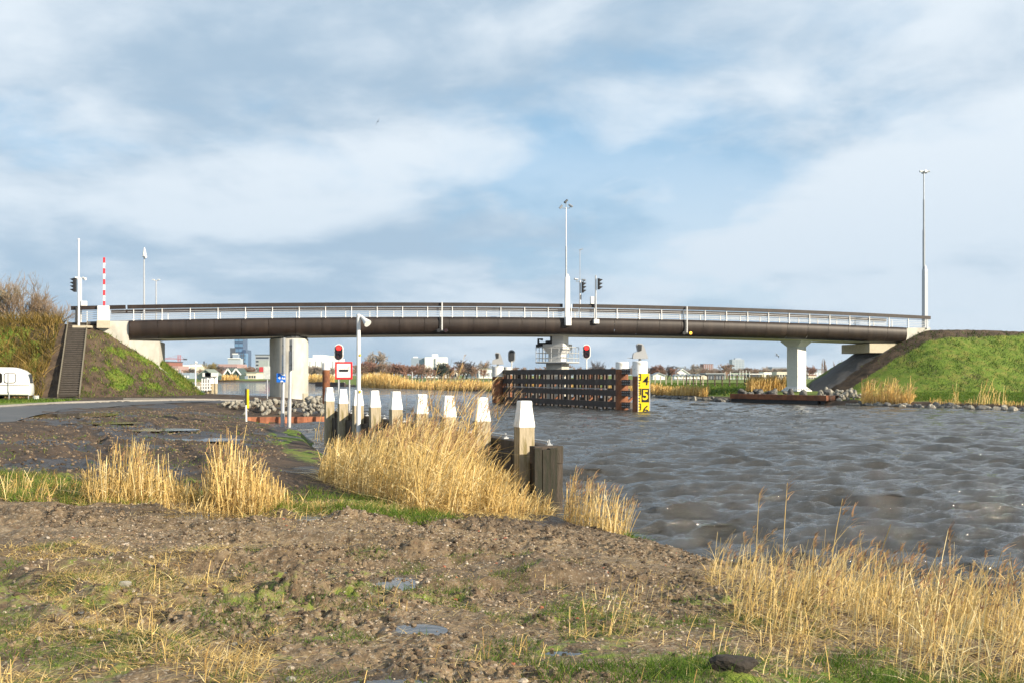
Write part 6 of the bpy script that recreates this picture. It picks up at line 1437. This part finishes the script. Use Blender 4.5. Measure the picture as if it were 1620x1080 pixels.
    patch('grass', 'green grass among the reed feet at the bottom right', [(.1, 5.5), (.3, 4.6), (3.3, 4.5), (4.2, 5.2), (2.4, 6.3), (1.2, 5.9)], 9000, .085, 75, (.36, .22), dens=lambda x, y: sst(fbm(x * 2, y * 2, 3, 85), .40, .6), wid=.005)
    patch('straw_litter', 'yellow broken straw and dead grass on the mud at the left', [(-4.6, 9.0), (-2.4, 4.7), (-1.2, 4.7), (-1.5, 6.6), (-2.6, 9.2)], 8500, .07, 76, (.5, .25), mat=REED, dens=lambda x, y: sst(fbm(x * 1.6, y * 2.2, 3, 87), .44, .6), lay=2.0, wid=.007, cat='straw')
    patch('straw_litter', 'broken straw pieces scattered across the gravelly mud', [(-4.8, 11.6), (-2.7, 4.7), (2.6, 4.6), (2.0, 9), (.5, 12.2)], 11000, .045, 77, (.5, .28), mat=REED, lay=3.0, wid=.006, cat='straw', dens=lambda x, y: .15 + sst(fbm(x * 1.5, y * 1.8, 3, 88), .45, .65))
    patch('straw_litter', 'flattened yellow straw at the foot of the golden reeds', [(-6, 12.6), (-4.2, 11.8), (-2.7, 11.6), (-1.8, 12.8), (.2, 13.1), (.5, 14), (-1.3, 13.9), (-3, 13.2)], 3600, .09, 78, (.55, .22), mat=REED, lay=1.9, wid=.012, cat='straw')
    patch('grass', 'sparse green sprigs over the churned mud field', [(-7.5, 14), (-17.5, 34), (-17.5, 52), (-13, 58), (-9.5, 38), (-6.6, 29), (-4.3, 19), (-2.6, 14)], 2000, .09, 80, (.5, .3), dens=lambda x, y: sst(fbm(x * .8, y * .6, 3, 17), .55, .68) + .02, wid=.02)
    n3 = lambda x, y: .5 + .5 * sst(fbm(x * .2, y * .2, 3, 23), .35, .6)
    patch('meadow_grass', 'bright green grass of the flat bank before the far embankment', [(XW(1370, 79), 79), (XW(1400, 82), 82), (XW(1640, 82), 82), (XW(1640, 66.5), 66.5), (XW(1500, 73), 73)], 14000, .16, 84, (.45, .2), wid=.05, dens=n3)
    patch('meadow_grass', 'bright green meadow grass across the water right of the gauge', [(XW(1030, 112), 112), (XW(1030, 175), 175), (XW(1250, 165), 165), (XW(1250, 100), 100), (XW(1150, 92), 92), (XW(1100, 100), 100)], 26000, .22, 85, (.42, .24), wid=.11, dens=n3)
    patch('verge_grass', 'short green grass of the verge in front of the caravan', [(-32, 57), (-31, 53), (-26.5, 55), (-25.8, 60), (-30, 61)], 5000, .16, 79, (.45, .22), wid=.05)
build_reeds()

def build_gravel():
    r = np.random.default_rng(3); base = [rock_mesh(40 + k) for k in range(5)]
    GM = M('gravel_pebble', (.4, .33, .26), .85, var=.15, scale=30, tintcol=[(.08, .052, .032), (.17, .115, .07), (.28, .21, .14), (.38, .32, .25), (.55, .50, .43)])
    BR = M('brick_bit', (.30, .10, .055), .85, var=.2, scale=20)
    low = []
    for k in range(5):      # light pebble meshes
        g = np.random.default_rng(60 + k); n1, n2 = 4, 6; V = []; 
        for i in range(n1 + 1):
            for j in range(n2): a = math.pi * i / n1; b = 2 * math.pi * j / n2; V.append([math.sin(a) * math.cos(b), math.sin(a) * math.sin(b), math.cos(a) * .65])
        V = np.array(V) * (0.75 + .5 * g.random((len(V), 1))); F = np.array([(i * n2 + j, (i + 1) * n2 + j, (i + 1) * n2 + (j + 1) % n2, i * n2 + (j + 1) % n2) for i in range(n1) for j in range(n2)]); low.append((V, F))
    def field(name, lab, n, smin, smax, pw, mat, seed, tlo, thi, dens, poly):
        q = scatter(poly, n, seed, dens); z = gzs(q); g = np.random.default_rng(seed); Vs, Fs, Ts, off = [], [], [], 0; tnt = tlo + (thi - tlo) * g.random(n) ** 1.3
        for k in range(5):
            idx = np.arange(k, n, 5); V, F = low[k]; s = (smin + (smax - smin) * g.random(len(idx)) ** pw); an = g.random(len(idx)) * 6.28; ca, sa = np.cos(an), np.sin(an)
            X = V[None, :, 0] * ca[:, None] - V[None, :, 1] * sa[:, None]; Y = V[None, :, 0] * sa[:, None] + V[None, :, 1] * ca[:, None]; P = np.stack([X, Y * .8, np.broadcast_to(V[None, :, 2], X.shape)], -1) * s[:, None, None] + np.stack([q[idx, 0], q[idx, 1], z[idx] + .25 * s], -1)[:, None]
            b = (np.arange(len(idx)) * len(V))[:, None, None]; Vs.append(P.reshape(-1, 3)); Fs.append((F[None] + b).reshape(-1, 4) + off); Ts.append(np.repeat(tnt[idx], len(V))); off += P.shape[0] * P.shape[1]
        props(arr_mesh(name, np.concatenate(Vs), np.concatenate(Fs), mat, tint=np.concatenate(Ts), smooth=False), lab, 'gravel', kind='stuff')
    poly = [(-5.6, 12.0), (-2.8, 4.6), (3.0, 4.4), (2.4, 9), (2.4, 11.6), (1.2, 13.6), (-1.2, 12.6)]
    gd = lambda x, y: .25 + .75 * sst(fbm(x * .9, y * 1.2, 3, 90), .35, .6) * sst(y, 5.5, 8.0)
    field('gravel', 'mixed pebbles and grit over the muddy bank', 17000, .003, .014, 2.6, GM, 91, 0, .85, gd, poly)
    field('gravel', 'larger pale pebbles lying on the muddy bank', 420, .010, .026, 2.2, GM, 92, .3, .95, gd, poly)
    field('brick_crumbs', 'orange brick crumbs scattered in the gravel', 70, .008, .022, 1.8, BR, 93, 0, 1, gd, poly)
    field('soil_clods', 'dark soil clods lying on the muddy bank', 9500, .004, .026, 2.6, M('soil_clod', (.07, .052, .038), .95, var=.2, scale=20, tintcol=[(.04, .027, .017), (.12, .085, .053), (.26, .195, .125)]), 94, 0, 1, lambda x, y: sst(fbm(x * .55, y * .8, 3, 5), .36, .6) + .05, poly)
    field('soil_clods', 'dark clods and crumbs over the churned mud field', 9000, .010, .040, 2.4, M('mud_crumb', (.07, .052, .038), .95, var=.2, scale=20, tintcol=[(.045, .031, .021), (.11, .076, .05), (.24, .18, .12)]), 95, 0, 1, lambda x, y: .15 + sst(fbm(x * .45, y * .5, 3, 15), .35, .65), [(-7.5, 14), (-17.5, 34), (-17.5, 52), (-13, 60), (-12.5, 52), (-13.8, 49), (-9.5, 38), (-6.6, 29), (-4.3, 19), (-2.6, 14)])
    for px, py, d, s, m, lab in ((1160, 1046, 5.35, .125, M('dark_earthy_rock', (.028, .022, .017), .9, var=.3, scale=8, bump=.6), 'dark block of rock at the feet of the right hand reeds'), (460, 1058, 5.05, .030, STONE, 'pale stone at the bottom edge of the mud'), (372, 1008, 5.8, .026, STONE, 'pale stone beside the torn dark clods'), (198, 912, 7.1, .05, STONE, 'flat pale stone on the mud at the left'), (587, 907, 7.4, .032, STONE, 'round white stone left of the small puddle')):
        x = XW(px, d); o = arr_mesh('stone', rock_mesh(int(px) % 90, 22, 30, .05)[0] * np.array([1, .8, .75]) * s + np.array([x, d, gz(x, d, True) + s * .3]), rock_mesh(int(px) % 90, 22, 30, .05)[1], m, loc=(x, d, gz(x, d, True))); props(o, lab, 'stone')
build_gravel()
HAZE = 0.00009
def build_haze():
    m = bpy.data.materials.new('thin_haze'); m.use_nodes = True; nt = m.node_tree; nt.nodes.clear()
    out = nd(nt, 'ShaderNodeOutputMaterial'); v = nd(nt, 'ShaderNodeVolumePrincipled'); v.inputs['Color'].default_value = (.75, .85, .98, 1); v.inputs['Density'].default_value = HAZE
    v.inputs['Anisotropy'].default_value = 0.2
    nt.links.new(v.outputs[0], out.inputs['Volume'])
    mb = MB(); x0, x1, y0, y1, z0, z1 = -4200, 4200, -60, 2580, -3.0, 75
    mb.box(((x0 + x1) / 2, (y0 + y1) / 2, (z0 + z1) / 2), (x1 - x0, y1 - y0, z1 - z0)); props(mb.build('haze', m), 'thin pale haze over the far bank', 'haze', kind='stuff')
build_haze()
